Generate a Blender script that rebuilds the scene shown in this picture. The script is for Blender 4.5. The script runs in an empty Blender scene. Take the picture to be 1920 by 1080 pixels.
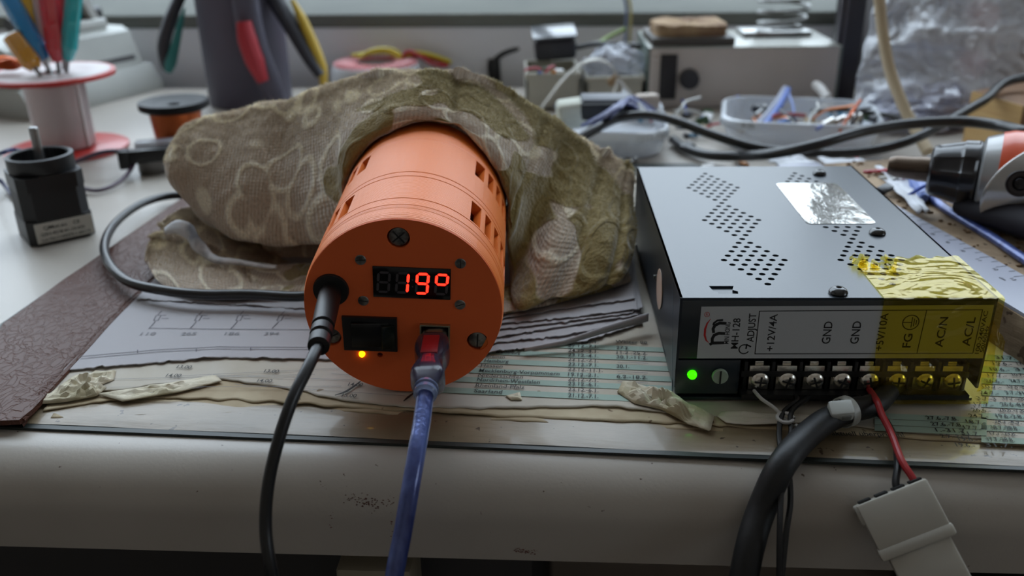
import bpy, bmesh, math, random
from mathutils import Vector, Matrix, noise
random.seed(7)
PI = math.pi
# ------------------------------------------------------------------ camera
F, PITCH, ROLL, CH = 1689.0, 0.41819, -0.015695, 0.159011
FW = Vector((0, math.cos(PITCH), -math.sin(PITCH)))
_u = Vector((0, math.sin(PITCH), math.cos(PITCH)))
_r = Vector((1, 0, 0))
RT = math.cos(ROLL)*_r + math.sin(ROLL)*_u
UP = -math.sin(ROLL)*_r + math.cos(ROLL)*_u
CAM = Vector((0, 0, CH))
sc = bpy.context.scene
COL = sc.collection
cd = bpy.data.cameras.new('camera'); cam = bpy.data.objects.new('camera', cd); COL.objects.link(cam)
cd.sensor_width = 36; cd.lens = F/1920*36; cd.clip_start = .01; cd.clip_end = 60
cam.matrix_world = Matrix.Translation(CAM) @ Matrix((RT, UP, -FW)).transposed().to_4x4()
cd.dof.use_dof = True; cd.dof.focus_distance = .292; cd.dof.aperture_fstop = 10.5
sc.camera = cam
# ------------------------------------------------------------------ light, exposure
sc.view_settings.view_transform = 'Standard'; sc.view_settings.look = 'None'
sc.view_settings.gamma = 1; sc.view_settings.use_curve_mapping = False
sc.view_settings.exposure = 0.15
w = bpy.data.worlds.new('sky'); sc.world = w; w.use_nodes = True
wn = w.node_tree; bg = wn.nodes['Background']
tc = wn.nodes.new('ShaderNodeTexCoord'); sx = wn.nodes.new('ShaderNodeSeparateXYZ'); rp = wn.nodes.new('ShaderNodeValToRGB')
wn.links.new(tc.outputs['Generated'], sx.inputs[0]); wn.links.new(sx.outputs['Z'], rp.inputs[0]); wn.links.new(rp.outputs[0], bg.inputs[0])
rp.color_ramp.elements[0].position = 0; rp.color_ramp.elements[0].color = (.33, .38, .42, 1)
rp.color_ramp.elements[1].position = .75; rp.color_ramp.elements[1].color = (.74, .87, 1, 1)
bg.inputs[1].default_value = 5.2
def portal(x, y, z, sx_, sz_, rot):
    l = bpy.data.lights.new('window_daylight', 'AREA'); l.shape = 'RECTANGLE'; l.size = sx_; l.size_y = sz_
    l.cycles.is_portal = True
    o = bpy.data.objects.new('window_daylight', l); COL.objects.link(o); o.location = (x, y, z); o.rotation_euler = rot
# room: x -1.7..2.0, y -2.4..1.06, z -.74..1.75 ; window in the back wall, an added, unseen fill window in the right wall
portal(0, 1.10, 1.06, 2.6, 1.92, (-PI/2, 0, 0))
portal(2.05, -.45, .65, .8, .7, (0, PI/2, 0))  # portal of the added fill window
# ------------------------------------------------------------------ pixel -> world
def ray(x, y): return (FW + RT*((x-960)/F) + UP*((540-y)/F)).normalized()
def G(x, y, z=0.0):
    d = ray(x, y); return CAM + d*((z-CH)/d.z)
def Y(x, y, yy):
    d = ray(x, y); return CAM + d*(yy/d.y)
def pxm(p): return F/((Vector(p)-CAM).dot(FW))          # pixels per metre at a point
# ------------------------------------------------------------------ materials
def lin(c):
    return tuple(((v/255)/12.92 if v/255 <= .04045 else ((v/255+.055)/1.055)**2.4) for v in c)
MC = {}
def mat(name, col, rough=.5, metal=0, bump=None, var=None, alpha=1, em=0, emcol=None, spec=.5, sheen=0, coat=0, trans=0, speck=None, sss=0):
    if name in MC: return MC[name]
    m = bpy.data.materials.new(name); m.use_nodes = True; N = m.node_tree.nodes; L = m.node_tree.links
    b = N['Principled BSDF']; c = lin(col)+(1,)
    b.inputs['Base Color'].default_value = c; b.inputs['Roughness'].default_value = rough; b.inputs['Metallic'].default_value = metal
    b.inputs['Specular IOR Level'].default_value = spec; b.inputs['Alpha'].default_value = alpha
    if sheen: b.inputs['Sheen Weight'].default_value = sheen; b.inputs['Sheen Roughness'].default_value = .4
    if coat: b.inputs['Coat Weight'].default_value = coat; b.inputs['Coat Roughness'].default_value = .08
    if trans: b.inputs['Transmission Weight'].default_value = trans
    if sss: b.inputs['Subsurface Weight'].default_value = sss; b.inputs['Subsurface Radius'].default_value = (.004, .004, .004); b.inputs['Subsurface Scale'].default_value = 1
    if em: b.inputs['Emission Color'].default_value = lin(emcol or col)+(1,); b.inputs['Emission Strength'].default_value = em
    t = N.new('ShaderNodeTexCoord')
    src = None
    def mix(a, col2, fac):
        mx = N.new('ShaderNodeMix'); mx.data_type = 'RGBA'
        if a is None: mx.inputs[6].default_value = c
        else: L.new(a, mx.inputs[6])
        mx.inputs[7].default_value = lin(col2)+(1,); L.new(fac, mx.inputs[0]); return mx.outputs[2]
    def nz(scale, lo, hi, det=3, stretch=None):
        n = N.new('ShaderNodeTexNoise'); n.inputs['Scale'].default_value = scale; n.inputs['Detail'].default_value = det
        if stretch:
            mp = N.new('ShaderNodeMapping'); mp.inputs['Scale'].default_value = stretch; L.new(t.outputs['Object'], mp.inputs[0]); L.new(mp.outputs[0], n.inputs['Vector'])
        else: L.new(t.outputs['Object'], n.inputs['Vector'])
        r = N.new('ShaderNodeMapRange'); r.inputs[1].default_value = lo; r.inputs[2].default_value = hi; L.new(n.outputs[0], r.inputs[0]); return r.outputs[0]
    if var: src = mix(src, var[1], nz(var[0], *(var[2:4] if len(var) > 2 else (.35, .65)), 4, var[4] if len(var) > 4 else None))
    if speck: src = mix(src, speck[1], nz(speck[0], speck[2], speck[2]+.03, 2))
    if src is not None: L.new(src, b.inputs['Base Color'])
    if bump:
        n = N.new('ShaderNodeTexNoise'); n.inputs['Scale'].default_value = bump[0]; n.inputs['Detail'].default_value = 4
        if len(bump) > 3:
            mp = N.new('ShaderNodeMapping'); mp.inputs['Scale'].default_value = bump[3]; L.new(t.outputs['Object'], mp.inputs[0]); L.new(mp.outputs[0], n.inputs['Vector'])
        else: L.new(t.outputs['Object'], n.inputs['Vector'])
        bp = N.new('ShaderNodeBump'); bp.inputs['Strength'].default_value = bump[1]; bp.inputs['Distance'].default_value = bump[2]
        L.new(n.outputs[0], bp.inputs['Height']); L.new(bp.outputs[0], b.inputs['Normal'])
    MC[name] = m; return m
# ------------------------------------------------------------------ mesh building
class MB:
    def __init__(s): s.v = []; s.f = []; s.uv = None
    def add(s, vs, fs, M=None):
        k = len(s.v)
        s.v += [(M @ Vector(v)) if M is not None else Vector(v) for v in vs]
        s.f += [tuple(i+k for i in f) for f in fs]; return s
    def bm(s, b, M=None):
        b.verts.index_update(); s.add([v.co.copy() for v in b.verts], [[v.index for v in f.verts] for f in b.faces], M); b.free(); return s
    def box(s, c, sz, M=None, bev=0, seg=2):
        b = bmesh.new(); bmesh.ops.create_cube(b, size=1)
        for v in b.verts: v.co = Vector((v.co.x*sz[0]+c[0], v.co.y*sz[1]+c[1], v.co.z*sz[2]+c[2]))
        if bev: bmesh.ops.bevel(b, geom=b.edges[:], offset=bev, segments=seg, profile=.5, affect='EDGES')
        return s.bm(b, M)
    def lathe(s, prof, M=None, seg=32, ang=2*PI):
        vs = []; fs = []; full = abs(ang-2*PI) < 1e-6; n = seg if full else seg+1
        for r, z in prof:
            for i in range(n):
                a = ang*i/seg; vs.append((r*math.cos(a), r*math.sin(a), z))
        for j in range(len(prof)-1):
            for i in range(seg):
                a, b = j*n+i, j*n+(i+1) % n; fs.append((a, b, b+n, a+n))
        return s.add(vs, fs, M)
    def tube(s, pts, r, seg=10, res=6, flat=1.0, caps=True, closed=False, smooth=True, upv=(0, 0, 1)):
        pts = [Vector(p) for p in pts]; n = len(pts)
        rr = r if isinstance(r, (list, tuple)) else [r]*n
        P = []; R = []
        if smooth and n > 2:
            for i in range(n if closed else n-1):
                p1, p2 = pts[i], pts[(i+1) % n]
                p0 = pts[i-1] if (i > 0 or closed) else p1*2-p2
                p3 = pts[(i+2) % n] if (i+2 < n or closed) else p2*2-p1
                for k in range(res):
                    t = k/res
                    P.append(.5*((2*p1)+(p2-p0)*t+(2*p0-5*p1+4*p2-p3)*t*t+(3*p1-p0-3*p2+p3)*t**3)); R.append(rr[i]*(1-t)+rr[(i+1) % n]*t)
            if not closed: P.append(pts[-1]); R.append(rr[-1])
        else: P, R = pts, list(rr)
        m = len(P); vs = []; fs = []; a = None
        for i in range(m):
            t = (P[(i+1) % m]-P[i-1]) if closed else (P[min(i+1, m-1)]-P[max(i-1, 0)])
            t.normalize()
            if a is None:
                a = Vector(upv) - t*t.dot(Vector(upv))
                if a.length < 1e-3: a = Vector((1, 0, 0))-t*t.x
            a = (a-t*t.dot(a)).normalized(); b = t.cross(a)
            for k in range(seg):
                g = 2*PI*k/seg; vs.append(P[i]+(a*math.cos(g)*flat+b*math.sin(g))*R[i])
        for i in range(m if closed else m-1):
            for k in range(seg):
                x, y2 = i*seg+k, i*seg+(k+1) % seg; j = ((i+1) % m)*seg
                fs.append((x, y2, j+(k+1) % seg, j+k))
        if caps and not closed: fs.append(tuple(range(seg))[::-1]); fs.append(tuple((m-1)*seg+k for k in range(seg)))
        return s.add(vs, fs)
    def grid(s, fn, nu, nv, closeu=False):
        vs = [fn(i/(nu if closeu else nu-1) if nu > 1 else 0, j/(nv-1)) for j in range(nv) for i in range(nu)]
        fs = []
        for j in range(nv-1):
            for i in range(nu if closeu else nu-1):
                a = j*nu+i; b = j*nu+(i+1) % nu; fs.append((a, b, b+nu, a+nu))
        return s.add(vs, fs)
    def slab(s, top, th, d=(0, 0, -1)):
        """closed prism from a top polygon"""
        n = len(top); d = Vector(d)*th; vs = [Vector(p) for p in top]+[Vector(p)+d for p in top]
        fs = [tuple(range(n)), tuple(range(n, 2*n))[::-1]]+[(i, i+n, (i+1) % n+n, (i+1) % n) for i in range(n)]
        return s.add(vs, fs)
    def quad(s, a, b, c, d): return s.add([a, b, c, d], [(0, 1, 2, 3)])
    def ball(s, c, r, M=None, seg=12, sq=(1, 1, 1)):
        b = bmesh.new(); bmesh.ops.create_uvsphere(b, u_segments=seg, v_segments=max(6, seg//2), radius=r)
        for v in b.verts: v.co = Vector((v.co.x*sq[0]+c[0], v.co.y*sq[1]+c[1], v.co.z*sq[2]+c[2]))
        return s.bm(b, M)
    def rod(s, a, b, r, r2=None, seg=14):
        return s.tube([a, b], [r, r if r2 is None else r2], seg=seg, smooth=False)
    def build(s, name, m, parent=None, sharp=35, local=False, kind=None, label=None, recalc=True, solid=0):
        me = bpy.data.meshes.new(name)
        vs = s.v
        if parent is not None and not local:
            inv = XF[parent.name].inverted(); vs = [inv @ v for v in vs]
        me.from_pydata([tuple(v) for v in vs], [], s.f)
        if recalc:
            b = bmesh.new(); b.from_mesh(me); bmesh.ops.recalc_face_normals(b, faces=b.faces); b.to_mesh(me); b.free()
        if s.uv:
            ul = me.uv_layers.new(name='UVMap')
            for lp in me.loops: ul.data[lp.index].uv = s.uv[lp.vertex_index]
        me.materials.append(m)
        for p in me.polygons: p.use_smooth = True
        me.set_sharp_from_angle(angle=math.radians(sharp))
        o = bpy.data.objects.new(name, me); COL.objects.link(o)
        if parent is not None: o.parent = parent; XF[o.name] = XF[parent.name].copy()
        else: XF[o.name] = Matrix.Identity(4)
        if kind: o['kind'] = kind
        if label: o['label'] = label
        if solid:
            md = o.modifiers.new('thickness', 'SOLIDIFY'); md.thickness = solid; md.offset = 0
        return o
XF = {}
def tag(o, label, cat, group=None, kind=None):
    o['label'] = label; o['category'] = cat
    if group: o['group'] = group
    if kind: o['kind'] = kind
    return o
def thing(name, label, cat, loc=(0, 0, 0), M=None, group=None):
    o = bpy.data.objects.new(name, None); COL.objects.link(o); o.empty_display_size = .01
    o.matrix_world = M if M is not None else Matrix.Translation(Vector(loc)); XF[o.name] = (M.copy() if M is not None else Matrix.Translation(Vector(loc)))
    return tag(o, label, cat, group)
def solo(mb, name, m, label, cat, group=None, **k):
    """one-mesh thing, origin moved to its base"""
    n = len(mb.v); c = sum((v for v in mb.v), Vector())/n; c.z = min(v.z for v in mb.v)
    mb.v = [v-c for v in mb.v]; o = mb.build(name, m, None, **k); o.location = c; XF[o.name] = Matrix.Translation(c)
    return tag(o, label, cat, group)
def struct(mb, name, m, **k):
    o = mb.build(name, m, None, **k); o['kind'] = 'structure'; return o
def frame(o, x, z):
    x = Vector(x).normalized(); z = Vector(z); z = (z-x*z.dot(x)).normalized(); y = z.cross(x)
    M = Matrix((x, y, z)).transposed().to_4x4(); M.translation = Vector(o); return M
def axis(o, z, x=(1, 0, 0.01)):
    z = Vector(z).normalized(); x = Vector(x); x = (x-z*z.dot(x)).normalized(); y = z.cross(x)
    M = Matrix((x, y, z)).transposed().to_4x4(); M.translation = Vector(o); return M
# text glyph geometry
TC = {}
def glyphs(txt):
    if txt in TC: return TC[txt]
    cu = bpy.data.curves.new('t', 'FONT'); cu.body = txt; cu.resolution_u = 3; cu.offset = .011
    ob = bpy.data.objects.new('t', cu); COL.objects.link(ob)
    me = bpy.data.meshes.new_from_object(ob.evaluated_get(bpy.context.evaluated_depsgraph_get()))
    vs = [v.co.copy() for v in me.vertices]; fs = [tuple(p.vertices) for p in me.polygons]
    bpy.data.objects.remove(ob); bpy.data.curves.remove(cu); bpy.data.meshes.remove(me)
    TC[txt] = (vs, fs); return TC[txt]
def text(mb, s, a, b, up, cap):
    """baseline from a to b (text stretched to fit), capital height cap along up"""
    vs, fs = glyphs(s)
    if not vs: return
    a = Vector(a); b = Vector(b); up = Vector(up)
    x0 = min(v.x for v in vs); x1 = max(v.x for v in vs); d = b-a; u = (up-d*(up.dot(d)/d.length_squared)).normalized()
    mb.add([a+d*((v.x-x0)/(x1-x0))+u*(v.y/.69*cap) for v in vs], fs)
def plate(outline, holes, th, name='p'):
    """flat plate with real holes, local xy, returned as MB (z 0..-th)"""
    cu = bpy.data.curves.new('p', 'CURVE'); cu.dimensions = '2D'; cu.fill_mode = 'BOTH'; cu.extrude = th/2
    for pl in [outline]+holes:
        sp = cu.splines.new('POLY'); sp.points.add(len(pl)-1)
        for p, q in zip(sp.points, pl): p.co = (q[0], q[1], 0, 1)
        sp.use_cyclic_u = True
    ob = bpy.data.objects.new('p', cu); COL.objects.link(ob)
    me = bpy.data.meshes.new_from_object(ob.evaluated_get(bpy.context.evaluated_depsgraph_get()))
    mb = MB(); mb.add([(v.co.x, v.co.y, v.co.z-th/2) for v in me.vertices], [tuple(p.vertices) for p in me.polygons])
    bpy.data.objects.remove(ob); bpy.data.curves.remove(cu); bpy.data.meshes.remove(me); return mb
def circ(x, y, r, n=14): return [(x+r*math.cos(2*PI*i/n), y+r*math.sin(2*PI*i/n)) for i in range(n)]

# ================================================================== ROOM
m_wall = mat('wall_paint', (184, 172, 160), .9)
m_panel = mat('grey_panel', (238, 238, 242), .6, var=(6, (230, 230, 236)))
m_sill = mat('sill_stone', (122, 124, 118), .8, var=(9, (112, 114, 110)), spec=.15)
m_frame = mat('window_frame', (225, 226, 224), .4)
m_glass = mat('pane_glass', (235, 245, 245), .02, alpha=.06)
m_floor = mat('floor_dark', (70, 62, 56), .6, var=(4, (50, 45, 42)))
struct(MB().box((.15, -.7, -.76), (3.9, 3.9, .04)), 'floor', m_floor)
struct(MB().box((.15, -.7, 2.27), (3.9, 3.9, .04)), 'ceiling', mat('ceiling_paint', (214, 204, 194), .9))
struct(MB().box((-1.75, -.7, .75), (.1, 3.9, 3.0)), 'wall_left', m_wall)
struct(MB().box((.15, -2.5, .75), (3.9, .1, 3.0)), 'wall_front', m_wall)
wl = MB()
wl.box((2.05, .60, .75), (.1, 1.3, 3.0)); wl.box((2.05, -1.65, .75), (.1, 1.6, 3.0))
wl.box((2.05, -.45, -.23), (.1, .8, 1.06)); wl.box((2.05, -.45, 1.625), (.1, .8, 1.25))
struct(wl, 'wall_right', m_wall)
wb = MB()
wb.box((0, .95, -.36), (4.0, .2, .80)); wb.box((-1.55, 1.1, .95), (.5, .14, 2.6)); wb.box((1.67, 1.1, .95), (.74, .14, 2.6)); wb.box((0, 1.1, 2.14), (2.7, .14, .24))
wbo = struct(wb, 'wall_back', m_wall)
yw = -.077                                           # the wall, the desk back edge and the sill run a little askew
Mb = frame((0, .812, 0), (math.cos(yw), math.sin(yw), 0), (0, 0, 1))
struct(MB().box((0, .022, .012), (3.0, .03, .07), Mb, .002), 'trim_1', m_panel)
struct(MB().box((0, .15, .053), (3.2, .29, .012), Mb, .003), 'trim_2', m_sill)
wf = MB()
for x in (-1.27, 0, 1.27): wf.box((x, 1.12, 1.05), (.06, .05, 1.96), bev=.004)
for z in (.09, 2.0): wf.box((0, 1.12, z), (2.6, .05, .06), bev=.004)
wfo = struct(wf, 'window_1', m_frame)
MB().box((-.635, 1.125, 1.05), (1.2, .004, 1.88)).build('pane', m_glass, wfo)
MB().box((.635, 1.125, 1.05), (1.2, .004, 1.88)).build('pane', m_glass, wfo)
wf = MB()
for y in (-.825, -.075): wf.box((2.05, y, .65), (.05, .05, .7), bev=.004)
for z in (.325, .975): wf.box((2.05, -.45, z), (.05, .8, .05), bev=.004)
wfo = struct(wf, 'fill_window', m_frame)  # unseen window, added to fill the desk front from the right
MB().box((2.05, -.45, .65), (.004, .7, .6)).build('pane', m_glass, wfo)

# ================================================================== DESK
m_desk = mat('desk_laminate', (176, 169, 160), .38, bump=(900, .12, .0003), var=(14, (168, 161, 152)), speck=(420, (90, 76, 62), .735), coat=.08)
a = G(0, 1024, -.030); b = G(1920, 1076, -.030); ux = (b-a); ux.z = 0; ux.normalize(); uy = Vector((-ux.y, ux.x, 0))
Md = frame((a+b)/2*Vector((1, 1, 0)).length/Vector((1, 1, 0)).length, ux, (0, 0, 1)); o0 = (a+b)/2; o0.z = 0; Md = frame(o0, ux, (0, 0, 1))
desk = thing('desk', 'off-white laminate desk with a rolled front edge under everything', 'desk', M=Md)
prof = [(.0, -.030)]
r1 = .017
for i in range(9):
    t = PI/2*i/8; prof.append((r1-r1*math.cos(t), -r1+r1*math.sin(t)))
prof += [(.05, 0), (.1, 0), (.2, 0), (.4, 0)]
dk = MB()
dl = (G(340, 166)-o0).dot(uy)
prof = prof+[(dl, 0), (dl, -.030)]
n = len(prof)
xs = [-1.1, 1.1]
dk.add([(x, y, z) for x in xs for y, z in prof], [tuple(range(n))[::-1], tuple(range(n, 2*n))]+[(i, (i+1) % n, (i+1) % n+n, i+n) for i in range(n)], Md)
dk.build('desk_top', m_desk, desk, sharp=40)
rs = random.Random(3)
for (px, py, w_, h_, k_) in [(690, 940, 70, 16, 80), (985, 1034, 40, 6, 60), (620, 975, 8, 26, 8), (735, 985, 6, 40, 8)]:
    st = MB()
    for i in range(k_):
        x = px+rs.gauss(0, w_*.32); y = py+rs.gauss(0, h_*.4)+(x-px)*.12
        # ray against the rolled front: try flat top first, then the front face
        d = ray(x, y); nrm = -uy; t = ((o0-CAM).dot(nrm))/d.dot(nrm); p = CAM+d*t
        if p.z > -r1:
            # march onto the roll
            for q in range(400):
                t -= .0001; pp = CAM+d*t; yl = (pp-o0).dot(uy); zl = pp.z
                if (yl < r1 and (yl-r1)**2+(zl+r1)**2 <= r1*r1) : pass
                else: p = pp
                if zl > .001: break
            t0_ = t
            # refine: nearest outside point walking forward
            for q in range(900):
                t0_ += .0001; pp = CAM+d*t0_; yl = (pp-o0).dot(uy); zl = pp.z
                if (yl < r1 and (yl-r1)**2+(zl+r1)**2 <= r1*r1 and zl > -r1) or (yl >= r1 and zl <= 0) or (zl <= -r1 and yl >= 0): p = pp-d*.0002; break
        s = rs.uniform(.00006, .00022)
        st.add([p+ux*s*2, p+Vector((0, 0, s))-uy*.0001, p-ux*s*2, p-Vector((0, 0, s))-uy*.0001], [(0, 1, 2, 3)])
    st.build('stain', mat('red_brown_stain', (112, 76, 68), .7), desk, label='red-brown smudge')
m_dark = mat('cabinet_dark', (52, 50, 50), .6)
cb = thing('desk_pedestal', 'dark drawer pedestal under the desk front', 'cabinet', M=Md)
MB().box((-.20, .30, -.40), (.42, .50, .68), Md, .003).build('body', m_dark, cb)
for k in range(3): MB().box((-.20, .04, -.20-.2*k), (.40, .018, .19), Md, .003).build('drawer', mat('drawer_front', (66, 60, 56), .5), cb)
MB().box((-.043, .026, -.40), (.026, .02, .70), Md, .002).build('side_post', mat('post_beige', (150, 140, 120), .5), cb)
MB().box((.55, .30, -.40), (.36, .5, .68), Md, .003).build('body', m_dark, cb)

# ================================================================== DESK PAD
m_black = mat('black_plastic', (22, 22, 24), .4)
pa = G(0, 797, .0015); pb = G(1920, 880, .0015); px_ = (pb-pa); px_.z = 0; px_.normalize(); py_ = Vector((-px_.y, px_.x, 0)); po = (pa+pb)/2; po.z = 0
Mp = frame(po, px_, (0, 0, 1))
pad = thing('desk_pad', 'cream plastic desk pad with a black front edge lying along the desk front', 'desk pad', M=Mp)
wleft = -(po-G(0, 788)).length - .004
MB().slab([G(-80, 797, .0010), G(-60, 775, .0010), G(0, 608, .0010), G(340, 372, .0010), G(440, 306, .0010), G(1300, 306, .0010), G(1700, 400, .0010), G(2150, 680, .0010), G(2150, 891, .0010)], .0010).build('base_board', mat('pad_base', (30, 36, 32), .5), pad)
m_cream = mat('cream_pvc', (134, 118, 94), .42, var=(30, (112, 98, 76)), speck=(300, (70, 55, 38), .70), bump=(60, .25, .0015, (1, 4, 1)), coat=.3)
def creamfn(u, v):
    x = wleft*.93+u*(.47-wleft*.93); y = .0022+v*.02
    return Mp @ Vector((x, y, .0011+.0009*math.sin(PI*min(1, v*1.0))**.6+.0003*noise.noise((x*25, y*60, 0))))
MB().grid(creamfn, 90, 10).build('front_strip', m_cream, pad)
m_leather = mat('brown_leatherette', (84, 54, 44), .45, spec=.18)
nt = m_leather.node_tree; N = nt.nodes; L = nt.links
v_ = N.new('ShaderNodeTexVoronoi'); v_.feature = 'DISTANCE_TO_EDGE'; v_.inputs['Scale'].default_value = 330
n_ = N.new('ShaderNodeTexNoise'); n_.inputs['Scale'].default_value = 60; n_.inputs['Detail'].default_value = 3; n_.inputs['Distortion'].default_value = 1.5
t_ = N.new('ShaderNodeTexCoord'); ma = N.new('ShaderNodeVectorMath'); ma.operation = 'MULTIPLY_ADD'; ma.inputs[1].default_value = (.012, .012, .012)
L.new(t_.outputs['Object'], n_.inputs['Vector']); L.new(n_.outputs['Color'], ma.inputs[0]); L.new(t_.outputs['Object'], ma.inputs[2]); 
mp_ = N.new('ShaderNodeMapping'); mp_.inputs['Scale'].default_value = (1, .45, 1); L.new(ma.outputs[0], mp_.inputs[0]); L.new(mp_.outputs[0], v_.inputs['Vector'])
r_ = N.new('ShaderNodeMapRange'); r_.inputs[1].default_value = 0; r_.inputs[2].default_value = .12; L.new(v_.outputs['Distance'], r_.inputs[0])
bp = N.new('ShaderNodeBump'); bp.inputs['Strength'].default_value = .5; bp.inputs['Distance'].default_value = .0004
L.new(r_.outputs[0], bp.inputs['Height']); L.new(bp.outputs[0], N['Principled BSDF'].inputs['Normal'])
# leatherette side strip: left edge / right edge polylines on the pad
LZ = .0042
le = [G(-60, 800, LZ), G(0, 600, LZ), G(115, 519, LZ), G(340, 366, LZ), G(440, 300, LZ)]
re = [G(40, 785, LZ), G(62, 760, LZ), G(160, 655, LZ), G(245, 565, LZ), G(420, 405, LZ)]
le[0] = G(-70, 790, LZ)
def pl(P, t):
    t *= len(P)-1; i = min(int(t), len(P)-2); return P[i].lerp(P[i+1], t-i)
def leafn(u, v):
    p = pl(le, v).lerp(pl(re, v), u); e = min(u, 1-u)
    p = p.copy(); p.z = LZ-.0045*max(0, 1-e*14)**2*.7+.0004*noise.noise((p.x*40, p.y*40, 3)); return p
MB().grid(leafn, 40, 60).build('side_strip', m_leather, pad, label='brown leather-look side strip with wrinkled grain')
q0 = [G(-70, 762, LZ+.0006), G(88, 738, LZ+.0008), G(62, 766, LZ+.0006), G(36, 787, LZ+.0004), G(-70, 792, LZ+.0004)]
MB().slab([q0[0], q0[1], q0[2], q0[3], q0[4]], .0018).build('end_flap', m_leather, pad)
hem = [p+Vector((.0, 0, -.0008)) for p in re]
MB().tube(hem, .0011, seg=8).build('edge_trim', m_leather, pad, label='ribbed edge of the brown strip')

# ================================================================== PAPERS
m_paper = mat('calendar_paper', (188, 182, 172), .75, var=(28, (172, 163, 146)), speck=(160, (120, 100, 70), .74))
m_old = mat('yellowed_paper', (184, 170, 142), .8, var=(40, (150, 132, 102)), speck=(170, (90, 68, 42), .68))
m_white = mat('white_paper', (166, 163, 166), .8)
m_ink = mat('black_ink', (30, 32, 32), .7)
m_pencil = mat('pencil_grey', (120, 120, 124), .7)
m_green = mat('green_print', (144, 164, 152), .75)
def ragged(front, back, z, amp, seed, th=.0003, nv=26, nu=160, lift=0):
    rr_ = random.Random(seed)
    def fn(u, v):
        f = pl(front, u); k = pl(back, u); s = v**1.6; p = f.lerp(k, s)
        edge = math.exp(-v*9)
        p = Vector((p.x+.0006*edge*noise.noise((u*70, seed, 0)), p.y+.0014*edge*noise.noise((u*45, seed, 1)), z+edge*(amp*noise.noise((u*12, seed, 2))+lift)))
        return p
    return fn
def sheet(name, fpx, bpx, z, amp, seed, m, label, cat='sheet', group=None, th=.0004, lift=0):
    fr = [G(x, y, z) for x, y in fpx]; bk = [G(x, y, z) for x, y in bpx]
    mb = MB(); mb.grid(ragged(fr, bk, z, amp, seed, lift=lift), 160, 26)
    mb.solid = th
    o = solo(mb, name, m, label, cat, group, recalc=False)
    md = o.modifiers.new('thickness', 'SOLIDIFY'); md.thickness = th; md.offset = -1
    return o
BK = [(330, 420), (700, 360), (1200, 330), (1960, 470)]
sheet('blotter_sheet', [(95, 783), (330, 775), (640, 772), (900, 788), (1240, 803), (1600, 822), (1960, 850)], BK, .0018, .0008, 1, m_old,
      'yellowed lowest sheet peeking out under the holiday table, stained front edge', 'paper')
sheet('blotter_sheet', [(80, 770), (240, 745), (420, 748), (640, 762), (900, 778), (1240, 792), (1400, 800), (1960, 838)], BK, .0024, .0009, 2, m_old,
      'stained middle sheet of the desk pad between lowest sheet and calendar', 'paper')
ZC = .0030
cal = thing('calendar_sheet', 'printed calendar sheet with a green striped holiday table under the orange device', 'calendar', loc=G(900, 650, 0))
fpx = [(70, 745), (190, 735), (400, 708), (520, 724), (640, 750), (782, 764), (955, 764), (1150, 762), (1300, 778), (1600, 800), (1960, 832)]
fr = [G(x, y, ZC) for x, y in fpx]; bk = [G(x, y, ZC) for x, y in BK]
cm = MB(); cm.grid(ragged(fr, bk, ZC, .0004, 5), 160, 26); co = cm.build('sheet', m_paper, cal, recalc=False)
md = co.modifiers.new('thickness', 'SOLIDIFY'); md.thickness = .0004; md.offset = -1
ZT = ZC+.00055
rows = [638, 646, 655, 663.5, 672.5, 681, 690.6, 700, 709.4, 717.7, 728.8, 739.6]
tx = MB()
def gslab(P_, th): MB().slab(P_, th).build('green_stripe', m_green, cal)
def lslab(P_, th): MB().slab(P_, th).build('ruled_line', m_pencil, cal)
cdir = (G(1160, 701.4, ZT)-G(900, 690, ZT)).normalized(); cup = Vector((-cdir.y, cdir.x, 0))
def rowp(i, xx, dy=0):
    """point on row i: reference at px x=1065, moved along the row direction to hit px column xx"""
    p = G(1065, rows[i]+4, ZT)
    q = G(xx, rows[i]+4+(xx-1065)*.0436, ZT)
    return p+cdir*((q-p).dot(cdir))+cup*dy
ch = .0022
names = ['', '', '', 'Brandenburg', 'Bremen', 'Hamburg', 'Hessen', 'Mecklenburg-Vorpommern', 'Niedersachsen', 'Nordrhein-Westfalen', 'Rheinland-Pfalz', 'Saarland', 'Sachsen']
c1 = ['27.12.-7.1.', '27.12.-7.1.', '24.12.-4.1.', '23.12.-4.1.', '23.12.-7.1.', '23.12.-7.1.', '23.12.-11.1.', '19.12.-2.1.', '23.12.-7.1.', '23.12.-6.1.', '23.12.-6.1.', '21.12.-7.1.']
c2 = ['', '27.2.', '11.2.-25.2.', '30.1.-11.2.', '-', '30.1.', '-', '6.2.-18.2.', '-', '', '', '']
nr = [None, None, None, (930, 975), (912, 946), (908, 953), (901, 942), (898, 1049), (896, 980), (894, 1012), (891, 983), (888, 941), (886, 925)][:12]
nrow = {2: 2, 3: 3, 4: 4, 5: 5, 6: 6, 7: 7, 8: 8, 9: 9, 10: 10, 11: 11}
for i in range(12):
    x0 = 1065
    a = rowp(i, 1065); b = rowp(i, 1122+(8 if i == 6 else 0)); text(tx, c1[i], a, b, cup, ch)
    if c2[i] == '-': lslab([rowp(i, 1158)+cup*.0009, rowp(i, 1215)+cup*.0009, rowp(i, 1215)+cup*.0007, rowp(i, 1158)+cup*.0007], .00005)
    elif c2[i]: text(tx, c2[i], rowp(i, 1156), rowp(i, 1180 if len(c2[i]) < 6 else 1214), cup, ch)
    if nr[i]: text(tx, names[i], rowp(i, nr[i][0]), rowp(i, nr[i][1]), cup, ch)
    if i % 2 == 1:
        a = rowp(i, 780, -.0006); b = rowp(i, 1262, -.0006); c = rowp(i, 1262, .0030); d = rowp(i, 800, .0030)
        gslab([p-Vector((0, 0, .0003)) for p in (a, b, c, d)], .0001)
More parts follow.
